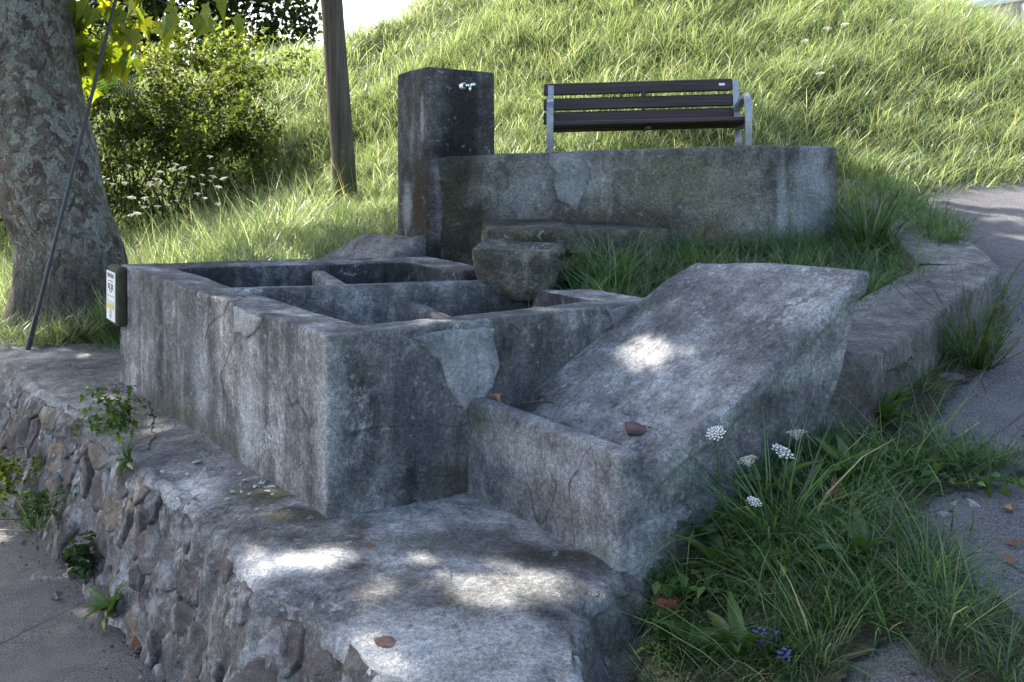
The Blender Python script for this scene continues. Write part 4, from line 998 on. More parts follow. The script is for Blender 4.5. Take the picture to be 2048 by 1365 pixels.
# ------------------------------------------------------------------ bushes, far tree
M_bush = leafmat('bramble_leaf', .5, .6, .2, tint=(1.3, 1.25, .5))
def bush(name, c, r, n, size, label, base, seed, cat='bush', wh=.5, group=None, tm=None, ylw=.08):
    rg = np.random.default_rng(seed); e = empty(name, (c[0], c[1], c[2]-r[2]*.9), label, cat, group)
    nc = 85; q = rg.normal(size=(nc, 3)); q[:, 2] = np.abs(q[:, 2])-.3; q /= np.linalg.norm(q, axis=1, keepdims=True); q *= rg.uniform(.35, 1.2, (nc, 1))
    dirs = q*[1, 1, .2]+rg.normal(0, .3, (nc, 3)); dirs /= np.linalg.norm(dirs, axis=1, keepdims=True)
    i = rg.integers(0, nc, n); u = rg.uniform(-.24, .24, (n, 1)); wgt = np.exp(rg.normal(0, .45, nc))
    i = rg.choice(nc, n, p=wgt/wgt.sum())
    off = dirs[i]*u-np.array([0, 0, .9])*u*u+rg.normal(0, .05, (n, 3))
    pts = np.array(c)+(q[i]+off)*np.array(r)
    me = leaf_cloud('foliage', pts, size*rg.uniform(.6, 1.3, n), tm or simple_leaf(.55), rg, leaf_cols(n, rg, base, .4, ylw), .75)
    link('foliage', me, M_bush, e)
    V, Fc = [], []
    for k in range(9):
        t = np.array(c)+q[k]*np.array(r)*.9; b0 = np.array([c[0]+rg.normal(0, .12*r[0]), c[1]+rg.normal(0, .12*r[1]), c[2]-r[2]*.95])
        m = (b0+t)/2+rg.normal(0, .1, 3)*r[0]; pp = resample([b0, m, t], .12, 1)
        link('stem', tube('stem', pp, np.linspace(.014, .004, len(pp)), 5), M_twig, e)
    return e
BB = (.065, .095, .028)
bush('bramble_bush', (-3.7, 11.4, 2.0), (.95, .8, 1.0), 7000, .07, 'yellowish bramble bush on the bank right behind the plane tree trunk', (.085, .11, .036), 41)
bush('bramble_bush', (-4.3, 11.6, 2.2), (1.0, .9, 1.05), 4500, .07, 'dark bramble bush mostly hidden by the plane tree trunk', BB, 42)
bush('bramble_bush', (-4.2, 11.0, 1.3), (.9, .5, .7), 3200, .065, 'low shady bramble bush behind the white wild carrot flowers', (.06, .085, .025), 43)
bush('bramble_bush', (-3.1, 11.4, 1.75), (.6, .7, .75), 4200, .06, 'leafy bramble bush where thicket meets the sunny grass slope', (.10, .14, .04), 44)
bush('elder_bush', (-3.7, 12.6, 2.85), (1.0, .7, .6), 3000, .08, 'pale green bush along the top of the bramble thicket', (.14, .185, .06), 45)
bush('leafy_bush', (-6.2, 11.2, 1.4), (1.4, 1.1, 1.4), 6000, .09, 'green leafy bush left of the plane tree trunk', (.055, .085, .022), 46)
ft = empty('broadleaf_tree', (-6.9, 23, 2.4), 'dark leafy tree on the skyline behind the bramble thicket', 'tree')
link('trunk', tube('trunk', [(-6.9, 23, 2.2), (-6.8, 23, 3.6), (-6.7, 23.1, 5.2)], [.25, .2, .12], 10, .02, 3, 180), M_bark, ft)
rg = np.random.default_rng(51)
def far_crown(c, r, n, sd, size, base):
    rg = np.random.default_rng(sd); nc = 70; q = rg.normal(size=(nc, 3)); q /= np.linalg.norm(q, axis=1, keepdims=True); q *= rg.uniform(.5, 1, (nc, 1))
    pts = np.array(c)+(q[rg.integers(0, nc, n)]+rg.normal(0, .11, (n, 3)))*np.array(r)
    return leaf_cloud('crown', pts, size*rg.uniform(.6, 1.3, n), simple_leaf(.6), rg, leaf_cols(n, rg, base, .3, .03), .8)
link('crown', far_crown((-6.8, 23, 5.0), (2.3, 1.8, 2.5), 11000, 52, .2, (.03, .05, .018)), M_bush, ft)
ft2 = empty('broadleaf_tree', (-11, 25, 2.2), 'tall green tree beyond the plane tree, left of the dark skyline tree', 'tree')
link('trunk', tube('trunk', [(-11, 25, 2.0), (-11, 25, 4), (-10.9, 25, 6)], [.25, .2, .12], 10, .02, 3, 181), M_bark, ft2)
link('crown', far_crown((-11, 25, 5.6), (3.0, 2.2, 3.4), 9000, 53, .22, (.045, .07, .02)), M_bush, ft2)

# ------------------------------------------------------------------ fern fronds behind the trunk
M_fern = leafmat('fern_frond', .5, .4, .3, fixed=[(.05, .09, .025), (.09, .13, .035)])
fern = empty('fern', P(225, 205, 9.6)-[0, 0, .4], 'fern fronds beside the plane tree trunk at the bramble thicket', 'fern')
def frond(p0, dirv, L, n=13):
    V, Fc = [], []; d = np.array(dirv)/np.linalg.norm(dirv); sd = np.cross(d, [.1, -.85, .5]); sd /= np.linalg.norm(sd)
    for i in range(n):
        t = i/n; q = p0+d*L*t+np.array([0, 0, -.25*L*t*t]); w = L*.34*(1-t)**.7
        for sgn in (-1, 1):
            tip = q+sd*sgn*w+d*w*.35-np.array([0, 0, .1*w]); o = len(V); h = L/n*.38
            V += [q-d*h, q+d*h, tip]; Fc.append([o, o+1, o+2])
    return py_mesh('frond', V, Fc)
for dv, L in (((-.9, -.2, .35), .42), ((.8, -.3, .5), .40), ((.9, -.2, .1), .38), ((.3, -.1, .9), .34), ((-.5, -.3, .7), .38)):
    link('frond', frond(P(222, 180, 9.6), dv, L), M_fern, fern)

# ------------------------------------------------------------------ wild carrots
M_umb = leafmat('umbel_white', .3, .7, .2, fixed=[(.72, .72, .68), (.8, .8, .77)], tint=(1, 1, .95))
M_stem = leafmat('herb_stem', .2, .5, .3, fixed=[(.07, .11, .035), (.09, .13, .04)])
def umbel_mesh(k, n=34):
    r = random.Random(k); bm_v, bm_f = [], []
    for i in range(n):
        a = i*2.39996; R = .5*math.sqrt((i+.5)/n); c = np.array([R*math.cos(a), R*math.sin(a), .12*(1-(R*2)**2)+r.uniform(-.02, .02)])
        for m in range(6):
            b = r.uniform(0, 6.28); q = c+np.array([math.cos(b), math.sin(b), 0])*r.uniform(.015, .045); o = len(bm_v); s_ = r.uniform(.026, .042)
            for t in range(5):
                g = t*2*math.pi/5; bm_v.append(q+np.array([math.cos(g)*s_, math.sin(g)*s_, r.uniform(-.008, .012)]))
            bm_f.append([o+t for t in range(5)])
        # ray down to the stalk
        o = len(bm_v); w = np.array([-math.sin(a), math.cos(a), 0])*.006
        bm_v += [c-w-[0, 0, .012], c+w-[0, 0, .012], np.array([0, 0, -.32])]; bm_f.append([o, o+1, o+2])
    return py_mesh('flower_head', bm_v, bm_f)
UMB = [umbel_mesh(k) for k in range(3)]
for me in UMB: me.materials.append(M_umb)
def carrot(base, heads, label, group=None, bend=.05):
    """heads: list of (pos, diameter, tilt)"""
    e = empty('wild_carrot', base, label, 'flower', group)
    for i, (p, dia, tilt) in enumerate(heads):
        p = np.array(p); b = np.array(base); m = (b+p)/2+np.array([random.uniform(-bend, bend), random.uniform(-bend, bend), 0])
        foot = np.array([p[0], p[1], p[2]-dia*.32])
        pp = resample([b, m, foot], .05, 2); link('stem', tube('stem', pp, np.linspace(.0032, .0016, len(pp)), 5), M_stem, e)
        o = bpy.data.objects.new('flower_head', UMB[i % 3]); COL.objects.link(o); o.parent = e
        o.location = tuple(p-b); o.scale = (dia,)*3; o.rotation_euler = (tilt[0], tilt[1], random.uniform(0, 6))
    return e
rw_ = random.Random(77)
for (px, py), Yd, dia, gx, lab in (((1495, 921), 3.35, .070, 1530, 'round white wild carrot umbel just above the long bladed tuft'), ((1565, 904), 3.4, .080, 1560, 'widest white wild carrot umbel of the verge, in front of the slab side'),
        ((1593, 866), 3.5, .078, 1570, 'domed white wild carrot umbel on the tallest stalk of the verge'), ((1432, 867), 3.3, .062, 1500, 'flat white wild carrot umbel overlapping the outer edge of the slab'), ((1508, 1004), 3.2, .050, 1520, 'small low wild carrot umbel on the shortest stalk by the tuft')):
    b = road_hit(gx, 1110)
    carrot(b, [(P(px, py, Yd), dia, (rw_.uniform(-.1, .45)+.35, rw_.uniform(-.3, .3)))], lab, 'wild carrots on the verge')
for (px, py), dia, lab in (((1950, 1010), .052, 'wild carrot flower standing alone on the asphalt edge, largest of three'), ((1891, 1033), .042, 'mid sized wild carrot flower leaning over the asphalt edge'), ((1912, 1010), .03, 'tiny fading wild carrot flower at the asphalt edge')):
    b = road_hit(px-10, py+55); carrot(b, [(b+np.array([.01, .0, .10]), dia, (.5, .2))], lab, 'wild carrots by the asphalt')
b = road_hit(1500, 1330); carrot(b, [(b+np.array([-.03, 0, .07]), .038, (.6, -.2))], 'small cream wild carrot flower among the violet self-heal', 'wild carrots')
k = 0
FLW = [(216, 345), (240, 352), (258, 333), (300, 350), (320, 332), (345, 325), (352, 327), (365, 330), (312, 348), (300, 357), (323, 352), (336, 368), (361, 365), (385, 343), (405, 347), (420, 313), (423, 322), (427, 341), (447, 343), (405, 357), (420, 354), (395, 376), (437, 376), (436, 393), (250, 367), (258, 390), (265, 397), (288, 407), (315, 412), (225, 360), (206, 352), (354, 400), (335, 400), (410, 390), (275, 420), (262, 423), (289, 385), (202, 368)]
for px, py in FLW:
    Yd = rw_.uniform(8.7, 9.9); p = P(px, py+rw_.uniform(-2, 16), Yd); gz = float(hill(p[0], p[1]))
    base = np.array([p[0]+rw_.uniform(-.12, .12), p[1]+rw_.uniform(-.1, .1), gz])
    carrot(base, [(p, rw_.uniform(.04, .075), (rw_.uniform(-.25, .35), rw_.uniform(-.3, .3)))], 'white wild carrot umbel in the sunny grass between plane tree and pole', 'wild carrots in the long grass', .06)
for px, py, Yd in ((505, 5, 14.5), (523, 28, 14.5), (526, 33, 14.6), (497, 46, 14.5), (530, 8, 14.8)):
    p = P(px, py, Yd); carrot((p[0]+.05, p[1], float(hill(p[0], p[1]))), [(p, .09, (0, .2))], 'tall white umbel standing on the crest against the dark skyline tree', 'umbels on the crest')
for px, py, Yd in ((1690, 190, 10.5), (1655, 195, 10.3), (1610, 200, 10.0), (1640, 245, 9.6), (1890, 85, 12.5), (1700, 110, 12), (1515, 70, 13)):
    p = P(px, py, Yd); gz = float(hill(p[0], p[1])); carrot((p[0], p[1], gz), [(np.array([p[0], p[1], max(p[2], gz+.35)]), .085, (.2, .2))], 'pale umbel in the long grass of the slope behind the bench', 'umbels on the slope')

# ------------------------------------------------------------------ broad leaved weeds
def oblong(seed, w=.2, n=6):
    r = random.Random(seed); V, Fc = [], []
    for i in range(n+1):
        t = i/n; ww = w*math.sin(math.pi*min(.98, t**.75+.03))**.8*(.75+.5*t)*(1+r.uniform(-.12, .12)); z = .55*t-.62*t*t
        V += [(-ww, t, z+.06*ww/w), (0, t, z-.02), (ww, t, z+.06*ww/w)]
    for i in range(n):
        a = 3*i; Fc += [[a, a+1, a+4, a+3], [a+1, a+2, a+5, a+4]]
    return py_mesh('leaf', V, Fc, True)
M_weed = leafmat('weed_leaf', .35, .42, .4, fixed=[(.045, .085, .025), (.065, .115, .03), (.09, .14, .035)])
OB = [oblong(k, .12) for k in range(3)]+[oblong(9, .36)]
for me in OB: me.materials.append(M_weed)
def rosette(name, p, n, L, label, seed, nrm=(0, 0, 1), up=.9, ob=None, cat='weed', spread=.0, group=None):
    r = random.Random(seed); e = empty(name, p, label, cat, group); nrm = Vector(nrm).normalized(); q = Vector((0, 0, 1)).rotation_difference(nrm)
    for k in range(n):
        o = bpy.data.objects.new('leaf', OB[ob if ob is not None else r.randrange(3)]); COL.objects.link(o); o.parent = e
        o.rotation_mode = 'QUATERNION'
        from mathutils import Euler
        o.rotation_quaternion = q @ Euler((r.uniform(.15, 1)*up, r.uniform(-.3, .3), k*2.4+r.uniform(-.3, .3))).to_quaternion()
        s_ = L*r.uniform(.6, 1.15); o.scale = (s_, s_, s_); o.location = (r.uniform(-spread, spread), r.uniform(-spread, spread), r.uniform(0, .01))
    return e
def herb(name, p, n, size, r3, label, base, seed, nrm=(0, 0, 1), w=.55, cat='weed', h=.2):
    """stems with many small leaves"""
    rg = np.random.default_rng(seed); e = empty(name, p, label, cat); P0 = np.array(p); nv = np.array(nrm)/np.linalg.norm(nrm)
    tips = []
    for k in range(7):
        t = P0+nv*h*rg.uniform(.6, 1.1)+rg.normal(0, 1, 3)*np.array(r3)*.6; tips.append(t)
        pp = resample([P0, (P0+t)/2+rg.normal(0, .02, 3), t], .03, 1); link('stem', tube('stem', pp, np.linspace(.003, .0012, len(pp)), 4), M_stem, e)
    tips = np.array(tips); i = rg.integers(0, len(tips), n); u = rg.uniform(.25, 1.05, (n, 1))
    pts = P0+(tips[i]-P0)*u+rg.normal(0, .25, (n, 3))*np.array(r3)
    link('foliage', leaf_cloud('foliage', pts, size*rg.uniform(.6, 1.3, n), simple_leaf(w), rg, leaf_cols(n, rg, base, .25, .05), .6), M_bush, e)
    return e
rosette('dock_plant', road_hit(1690, 985)+[0, 0, .02], 20, .20, 'dandelion-like rosette with upright blunt leaves in the verge', 1, up=1.15)
rosette('dock_plant', road_hit(1770, 870)+[0, 0, .02], 18, .19, 'broad leaved rosette at the near foot of the kerb wall', 2, up=1.1)
rosette('dock_plant', road_hit(1400, 1090)+[0, 0, .02], 9, .13, 'small round leaved rosette against the footing of the basin', 3, up=.8, ob=3)
rosette('dock_plant', road_hit(1390, 1320)+[0, 0, .02], 6, .13, 'weed with large round leaves at the foot of the platform corner', 4, up=.8, ob=3)
rosette('dock_plant', G(235, 1225, .06), 15, .16, 'rosette with long pale leaves at the base of the rubble wall', 5, (-.5, -.4, .8), 1.0)
rosette('dock_plant', P(265, 925, 4.72), 13, .11, 'small toothed weed rooted in the rubble wall face', 6, (-.8, -.5, .3), 1.0)
herb('wall_weed', P(262, 845, 4.95), 230, .045, (.13, .12, .10), 'bushy green weed sprouting from the rubble wall edge', (.07, .125, .03), 61, (-.5, -.5, .6))
herb('wall_weed', P(100, 1030, 5.15), 180, .04, (.12, .12, .10), 'green weed at the foot of the rubble wall, by the path', (.05, .095, .025), 62, (-.5, -.5, .7))
herb('creeper', P(182, 1130, 4.72), 150, .045, (.06, .06, .13), 'dark creeper with small round leaves on the rubble wall', (.035, .065, .03), 63, (-.7, -.5, .4), .9, h=.1)
herb('wall_weed', P(12, 990, 5.6), 160, .05, (.12, .12, .08), 'sunlit yellow green weed beside the path far below the tree', (.11, .15, .03), 64)
herb('nettle', (.30, 5.72, 1.18), 90, .085, (.16, .10, .10), 'nettle-like weed with heart shaped leaves beside the stone bowl', (.04, .075, .03), 65, (0, -.6, .6), .8)
herb('seedling', G(1312, 868, .95), 30, .02, (.03, .02, .01), 'tiny green seedling beside the brown stone in the basin', (.08, .15, .04), 66, (0, 0, 1), .6, h=.03)
for i, (px, py, sd) in enumerate(((1345, 1290, 1), (1400, 1190, 2), (1360, 1350, 3), (1470, 1240, 4), (1440, 1330, 5), (1550, 1340, 6))):
    herb('carrot_herb', road_hit(px, py), 330, .02, (.10, .09, .04), ['feathery carrot leaves beside the red brick fragment', 'feathery herb beside the round leaved rosette', 'dense low herbs at the corner of the platform', 'feathery herb next to the cream carrot flower', 'low leafy herb under the violet self-heal flowers', 'low leafy herb right of the violet self-heal flowers'][i], (.045, .085, .025) if i else (.07, .13, .03), 70+sd, h=.10, w=.5)
tussock('grass_tussock', P(75, 1060, 5.05), 60, .22, .05, .006, .5, .9, 'small grass tuft at the foot of the rubble wall by the path', seed=8)
for i, (px, py, lab) in enumerate(((1620, 1150, 'low broad leaved herb under the long grass of the verge'), (1480, 1100, 'leafy herb in front of the lower face of the scrubbing slab'), (1850, 960, 'low herb at the corner of the cracked asphalt'), (1330, 1190, 'leafy herb tight against the platform side'), (1760, 930, 'leafy herb between the two dock rosettes'))):
    herb('verge_herb', road_hit(px, py)+[0, 0, .01], 200, .05, (.15, .14, .04), lab, (.085, .15, .045), 90+i, h=.08, w=.6)
for i, (px, py, lab) in enumerate(((1440, 1180, 'plantain rosette beside the feathery herbs'), (1560, 1010, 'plantain rosette behind the white umbels at the slab side'), (1720, 1150, 'plantain rosette in the middle of the verge grass'), (1480, 1345, 'plantain rosette below the violet flowers'))):
    rosette('plantain', road_hit(px, py)+[0, 0, .03], 14, .19, lab, 30+i, up=.9)
M_vio = plain('violet_petal', (.16, .12, .5), .6)
for px, py in ((1518, 1300), (1543, 1305), (1528, 1320), (1447, 1288), (1568, 1345)):
    b = road_hit(px, py+25); e = empty('self_heal', b, 'small violet self-heal flower among low herbs at platform corner', 'flower', 'violet flowers')
    link('stem', tube('stem', [b, b+np.array([0, 0, .04]), b+np.array([0, 0, .085])], .0018, 5), M_stem, e)
    V, Fc = [], []
    for k in range(14):
        a = k*2.4; c = b+np.array([math.cos(a)*.011, math.sin(a)*.011, .07+.0022*k]); o = len(V); d = np.array([math.cos(a), math.sin(a), .3])*.009; sd = np.array([-math.sin(a), math.cos(a), 0])*.005
        V += [c-sd, c+sd, c+d+sd*1.3, c+d-sd*1.3]; Fc.append([o, o+1, o+2, o+3])
    link('petals', py_mesh('petals', V, Fc), M_vio, e)

# ------------------------------------------------------------------ loose things
s = NT('dry_leaf'); oi = s.n.new('ShaderNodeObjectInfo')
c = s.ramp(oi.outputs['Random'], [(0, (.16, .055, .03)), (.5, (.22, .10, .045)), (1, (.30, .17, .08))]); c = s.mix(.7, c, s.ramp(s.noise(60, 5, .7), [(.3, .5), (.7, 1.4)]), 'MULTIPLY')
M_dry = s.done(c, .7, None, .3)
DL = [np_mesh('fallen_leaf', leaf_template(.5+.3*k, .9)[0], leaf_template()[1], False) for k in range(3)]
for me in DL: me.materials.append(M_dry)
def dry(p, size, label, seed, group=None):
    r = random.Random(seed); o = bpy.data.objects.new('fallen_leaf', DL[seed % 3]); COL.objects.link(o); o.location = tuple(np.array(p)+[0, 0, .012]); o.scale = (size,)*3
    o.rotation_euler = (r.uniform(-.35, .35), r.uniform(-.35, .35), r.uniform(0, 6.28)); tag(o, label, 'leaf', group)
dry(G(262, 1305, 0), .10, 'dry brown leaf on the path at the base of the rubble wall', 1)
dry(G(205, 1230, .03), .11, 'reddish dry leaf caught under the rosette by the path', 2)
for px, py, sz in ((2025, 1098, .055), (2018, 1132, .05), (2010, 1020, .035), (2018, 1030, .03)): dry(road_hit(px, py), sz, 'crumpled orange brown leaf lying on the asphalt', int(px+py), 'leaves on the asphalt')
dry(road_hit(1665, 1035)+[0, 0, .03], .12, 'reddish dead leaf under the long grass of the verge', 5)
dry(road_hit(1930, 900), .06, 'dead brown leaf on the soil strip beside the asphalt', 6)
dry(G(985, 800, 1.0), .05, 'dark dry leaf in the inner corner of the scrubbing basin', 7)
M_rock = plain('brown_rock', (.11, .075, .065), .8, 0, .3, .6, 25, .01)
me = stone_mesh(20); me.materials.clear(); me.materials.append(M_rock)
o = bpy.data.objects.new('rock', me); COL.objects.link(o); o.location = tuple(G(1277, 868, .94)+np.array([0, 0, .012])); o.scale = (.068, .05, .045); o.rotation_euler = (.1, .15, .6)
tag(o, 'angular reddish brown rock lying in the scrubbing basin', 'rock')
M_brick = plain('brick_red', (.22, .065, .045), .85, 0, .2, .5, 40, .006)
p = road_hit(1337, 1238); v = prism('brick_fragment', [(p[0]-.045, p[1]-.02), (p[0]+.035, p[1]-.03), (p[0]+.05, p[1]+.025), (p[0]-.03, p[1]+.03)], p[2]-.01, p[2]+.07, M_brick, None, .012, .012, .006, 191)
tag(v, 'red brick fragment at the foot of the platform corner', 'brick')
p = np.array([1.72, 4.72, mound_z(np.array([1.72]), np.array([4.72]))[0]])
v = prism('brick_fragment', [(p[0]-.02, p[1]-.015), (p[0]+.025, p[1]-.02), (p[0]+.02, p[1]+.02), (p[0]-.025, p[1]+.015)], p[2]-.01, p[2]+.025, plain('brick_pink', (.35, .16, .12), .85, 0, .2, .4, 40), None, .008, .01, .003, 192)
tag(v, 'small pink brick crumb on the kerb wall top', 'brick')
M_flake = concrete('concrete_flake', (.25, .25, .25), (.4, .4, .4), (.55, .55, .55), .1, 15.5, 0, .3, grit=.6)
FK = []
for k in range(4):
    m_ = stone_mesh(30+k); m_.materials.clear(); m_.materials.append(M_flake); FK.append(m_)
rf = random.Random(4)
for px, py, a in ((543, 976, .020), (535, 985, .016), (522, 968, .014), (490, 962, .016), (510, 975, .012), (480, 950, .012), (545, 992, .010), (395, 925, .024), (440, 935, .016), (325, 945, .014), (410, 940, .014), (465, 985, .012), (430, 960, .012), (455, 1000, .012), (375, 950, .010), (500, 990, .009), (520, 1000, .010), (360, 930, .009)):
    o = bpy.data.objects.new('concrete_flake', rf.choice(FK)); COL.objects.link(o); p = G(px, py, PLAT); o.location = tuple(p+[0, 0, .004]); o.scale = (a, a*.7, .007); o.rotation_euler = (rf.uniform(-.15, .15), rf.uniform(-.15, .15), rf.uniform(0, 6))
    tag(o, 'loose flake of concrete on the platform beside the trough wall', 'flake', 'concrete flakes on the platform')
M_tw = plain('dry_twig', (.3, .25, .18), .8)
def twig(pts, r, label): tag(link('twig', tube('twig', resample(pts, .03, 1), r, 5), M_tw), label, 'twig')
twig([G(0, 1060, .01), G(60, 1062, .01), G(118, 1050, .03)], .004, 'pale straw lying across the path by the rubble wall')
twig([road_hit(1915, 885)+[0, 0, .02], road_hit(1958, 860)+[0, 0, .03]], .003, 'pale dry stalk at the edge of the asphalt')
M_tw2 = plain('dark_twig', (.05, .04, .03), .8)
tag(link('twig', tube('twig', resample([G(1045, 806, 1.02), G(1080, 802, 1.03), G(1108, 806, 1.02)], .03, 1), .0035, 5), M_tw2), 'thin dark twig in the upper end of the scrubbing basin', 'twig')
# crack across the platform
cp = [G(x, y, PLAT+.006) for x, y in ((282, 772), (298, 792), (300, 818), (308, 835), (303, 855), (310, 868), (299, 885), (301, 898))]
rp = resample(cp, .02); rp[:, :2] += .006*np.random.default_rng(2).normal(size=(len(rp), 2)); rp[:, 2] = PLAT+.0
link('crack', tube('crack', rp, np.interp(np.linspace(0, 1, len(rp)), [0, .5, 1], [.002, .004, .0015]), 6), M_dk, plat)

# ------------------------------------------------------------------ notice board fixed to the trough
sgn = empty('notice_board', (-2.31, 6.2, 1.0), 'narrow white notice plate on a mossy wooden board at the trough corner', 'sign')
M_board = plain('mossy_board', (.055, .06, .035), .85, 0, .2, .6, 18, .004)
M_plate = plain('plate_white', (.78, .79, .8), .35, 0, .5, .08, 10)
# board stands out from the outer face of the long wall, its plate looking along the path to the camera's left
c0 = np.array([*lerp(NL, FL, .965), 0])+nL*.01
bn = np.array([-.50, -.866, 0]); bu = np.array([.866, -.50, 0])        # plate normal and its width direction
sc0 = P(238, 588, 6.0); Wd, Hh = .21, .36; Td = .055
bn = np.array([-.83, -.56, 0.]); bn /= np.linalg.norm(bn); bu = np.array([bn[1]*-1, bn[0], 0])*-1
Rm = np.stack([bu, -bn, np.array([0, 0, 1.])], 1)
size = (.24, .062, .345); ctr = np.array([-2.305, 6.13, 1.115])
def board_map(a, b, h):
    L = np.stack([(a-.5)*size[0], (b-.5)*size[1], (h-.5)*size[2]], 1); return ctr+L@Rm.T
link('board', soft_box('board', size, .02, .02, board_map, .003, 9, 195, .2), M_board, sgn)
def on_plate(x, z, d): return ctr+Rm@np.array([x, -size[1]/2-d, z])
def plate_quad(x0, x1, z0, z1, d, t=.003):
    v, f = [], []; plain_box(v, f, ctr+Rm@np.array([(x0+x1)/2, -size[1]/2-d, (z0+z1)/2]), (x1-x0, t, z1-z0), Rm); return py_mesh('plate', v, f)
link('plate', plate_quad(-.10, .10, -.145, .14, .004), M_plate, sgn)
M_ink = plain('plate_ink', (.06, .06, .07), .5); M_yel = plain('plate_yellow', (.62, .52, .14), .5)
link('yellow_band', plate_quad(-.075, .075, -.078, -.045, .0065, .002), M_yel, sgn)
link('rule_line', plate_quad(-.08, .08, -.004, -.0015, .0065, .002), M_ink, sgn); link('rule_line', plate_quad(-.08, .08, -.036, -.034, .0065, .002), M_ink, sgn)
def lettering(txt, x, z, sz):
    cu = bpy.data.curves.new('lettering', 'FONT'); cu.body = txt; cu.size = sz; cu.align_x = 'CENTER'; cu.extrude = .0005
    tmp = bpy.data.objects.new('lettering_tmp', cu); COL.objects.link(tmp); bpy.context.view_layer.update()
    me = bpy.data.meshes.new_from_object(tmp.evaluated_get(bpy.context.evaluated_depsgraph_get())); bpy.data.objects.remove(tmp)
    for v in me.vertices: v.co = Vector(on_plate(x+v.co.x, z+v.co.y, .007+v.co.z))
    me.materials.clear(); link('lettering', me, M_ink, sgn)
lettering('OLLETAGI', 0, .105, .033)
for k, (x, z, r) in enumerate(((0, .045, .032), (-.03, .055, .016), (.03, .055, .016), (0, .03, .018), (0, -.105, .018), (0, -.122, .013), (0, -.09, .01))):
    t = np.linspace(0, 2*math.pi, 22); link('emblem_line', tube('emblem_line', [on_plate(x+r*math.cos(a), z+r*.8*math.sin(a), .006) for a in t], .0014, 5, cap=False), M_ink, sgn)
link('emblem_line', tube('emblem_line', [on_plate(-.05, .082, .006), on_plate(0, .086, .006), on_plate(.05, .082, .006)], .0025, 5), M_ink, sgn)
for x in (-.055, .055): link('emblem_line', tube('emblem_line', [on_plate(x, .07, .006), on_plate(x*.9, .04, .006), on_plate(x*1.3, .035, .006)], .002, 5), M_ink, sgn)

# ------------------------------------------------------------------ house terrace at the top of the hill
hs_ = empty('house_terrace', (9.6, 21.5, 4.0), 'pinkish house terrace wall with white coping and dark railing on hilltop', 'house')
Yh = 21.5
def hp_(px, py): return P(px, py, Yh)
a, b = hp_(1868, 24), hp_(2250, -40)
M_hw = plain('house_render', (.50, .40, .36), .9, 0, .2, .15, 6); M_wh = plain('white_coping', (.8, .8, .79), .6, 0, .3, .08, 8)
size, fn = hexmap([(a[0]-.1, Yh, 3.3), (b[0], Yh, 3.3), (b[0], Yh+3, 3.3), (a[0]-.1, Yh+3, 3.3)], [(a[0]-.1, Yh, a[2]-.08), (b[0], Yh, b[2]-.08), (b[0], Yh+3, b[2]-.08), (a[0]-.1, Yh+3, a[2]-.08)])
link('wall', soft_box('wall', size, .02, .3, fn, .004, 3, 201), M_hw, hs_)
size, fn = hexmap([(a[0]-.2, Yh-.08, a[2]-.1), (b[0], Yh-.08, b[2]-.1), (b[0], Yh+3.05, b[2]-.1), (a[0]-.2, Yh+3.05, a[2]-.1)], [(a[0]-.2, Yh-.08, a[2]+.06), (b[0], Yh-.08, b[2]+.06), (b[0], Yh+3.05, b[2]+.06), (a[0]-.2, Yh+3.05, a[2]+.06)])
link('coping', soft_box('coping', size, .03, .3, fn, .003, 3, 202), M_wh, hs_)
M_rail = plain('railing_paint', (.10, .035, .03), .5)
for k in range(30):
    t = k/29; p = a+(b-a)*t
    link('baluster', tube('baluster', [p+np.array([0, .1, .05]), p+np.array([0, .1, 1.0])], .022, 6), M_rail, hs_)
link('handrail', tube('handrail', [a+np.array([0, .1, 1.0]), b+np.array([0, .1, 1.0])], .035, 8), M_rail, hs_)
link('lower_rail', tube('lower_rail', [a+np.array([0, .1, .14]), b+np.array([0, .1, .14])], .025, 8), M_rail, hs_)
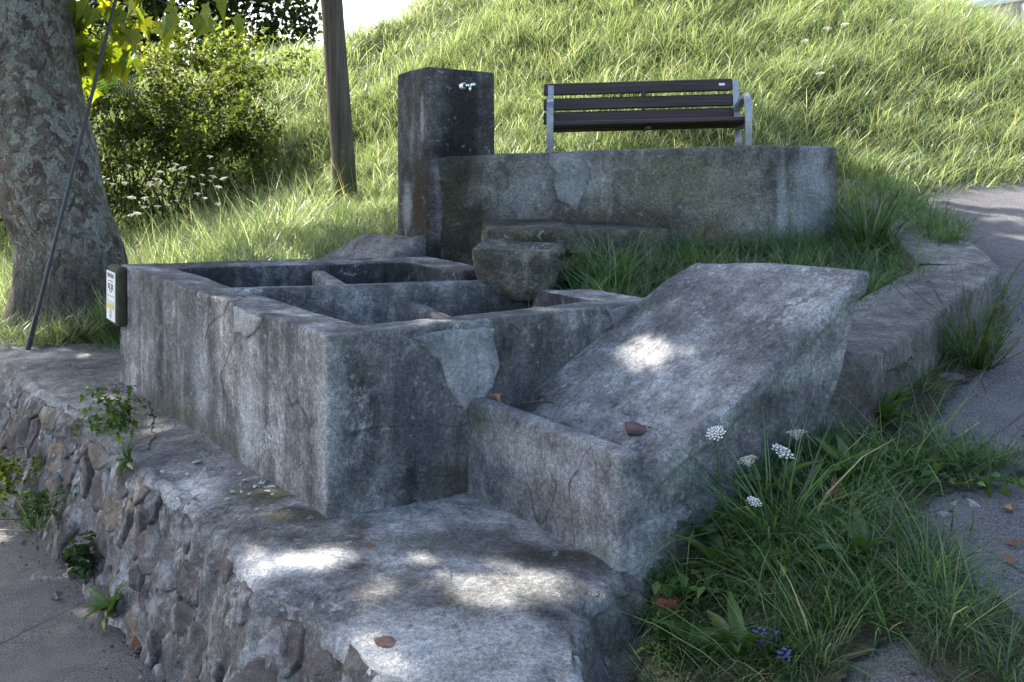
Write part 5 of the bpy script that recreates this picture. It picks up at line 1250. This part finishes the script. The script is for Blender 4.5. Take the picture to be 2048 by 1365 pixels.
size, fn = hexmap([(hp_(2036, 0)[0], Yh-.5, 3.2), (hp_(2036, 0)[0]+.5, Yh-.5, 3.2), (hp_(2036, 0)[0]+.5, Yh-.1, 3.2), (hp_(2036, 0)[0], Yh-.1, 3.2)], [(hp_(2036, 0)[0], Yh-.5, hp_(0, 10)[2]), (hp_(2036, 0)[0]+.5, Yh-.5, hp_(0, 10)[2]), (hp_(2036, 0)[0]+.5, Yh-.1, hp_(0, 10)[2]), (hp_(2036, 0)[0], Yh-.1, hp_(0, 10)[2])])
link('gate_post', soft_box('gate_post', size, .02, .2, fn, .004, 3, 203), plain('post_grey', (.6, .6, .6), .8), hs_)

# ------------------------------------------------------------------ grit and gravel that collects along the edges
gr = np.random.default_rng(88)
def gravel(name, pts, size, mat, label):
    n = len(pts); base = np.array([[1, 0, 0], [-.5, .87, 0], [-.5, -.87, 0], [0, 0, .75], [.3, .3, -.4]]); fc = np.array([[0, 1, 3], [1, 2, 3], [2, 0, 3], [1, 0, 4], [2, 1, 4], [0, 2, 4]])
    R = rand_rot(n, gr, .8); W = np.einsum('nij,nvj->nvi', R, base[None]*gr.uniform(.7, 1.3, (n, 5, 3)))*(size*np.exp(gr.normal(0, .45, n)))[:, None, None]+pts[:, None, :]
    o = link(name, np_mesh(name, W.reshape(-1, 3), (fc[None]+np.arange(n)[:, None, None]*5).reshape(-1, 3), False), mat); return tag(o, label, 'gravel', None, 'stuff')
ring = resample(np.array(VERGE_G+[VERGE_G[0]]), .01); q = ring[gr.integers(0, len(ring), 1500)]+gr.normal(0, .05, (1500, 2)); q = q[(q[:, 0] > .75)]
gravel('verge_gravel', np.c_[q, road_z(q[:, 0], q[:, 1])+.012], .0045, M_stone, 'loose grit along the edge of the asphalt')
foot = face[-5][:int(ns*.6), :2]; q = foot[gr.integers(0, len(foot), 900)]+NO[:int(ns*.6)][gr.integers(0, 3, 900)*0]*0+gr.normal(0, .07, (900, 2))
gravel('path_gravel', np.c_[q, np.full(len(q), .002)], .005, M_stone, 'loose grit at the foot of the rubble wall')
q = np.array([lerp(NL, FL, t) for t in gr.random(420)])+nL[:2]*np.abs(gr.normal(0, .07, (420, 1)))+nL[:2]*.01
gravel('platform_grit', np.c_[q, np.full(len(q), PLAT+.003)], .0035, M_flake, 'fine concrete crumbs along the base of the trough')
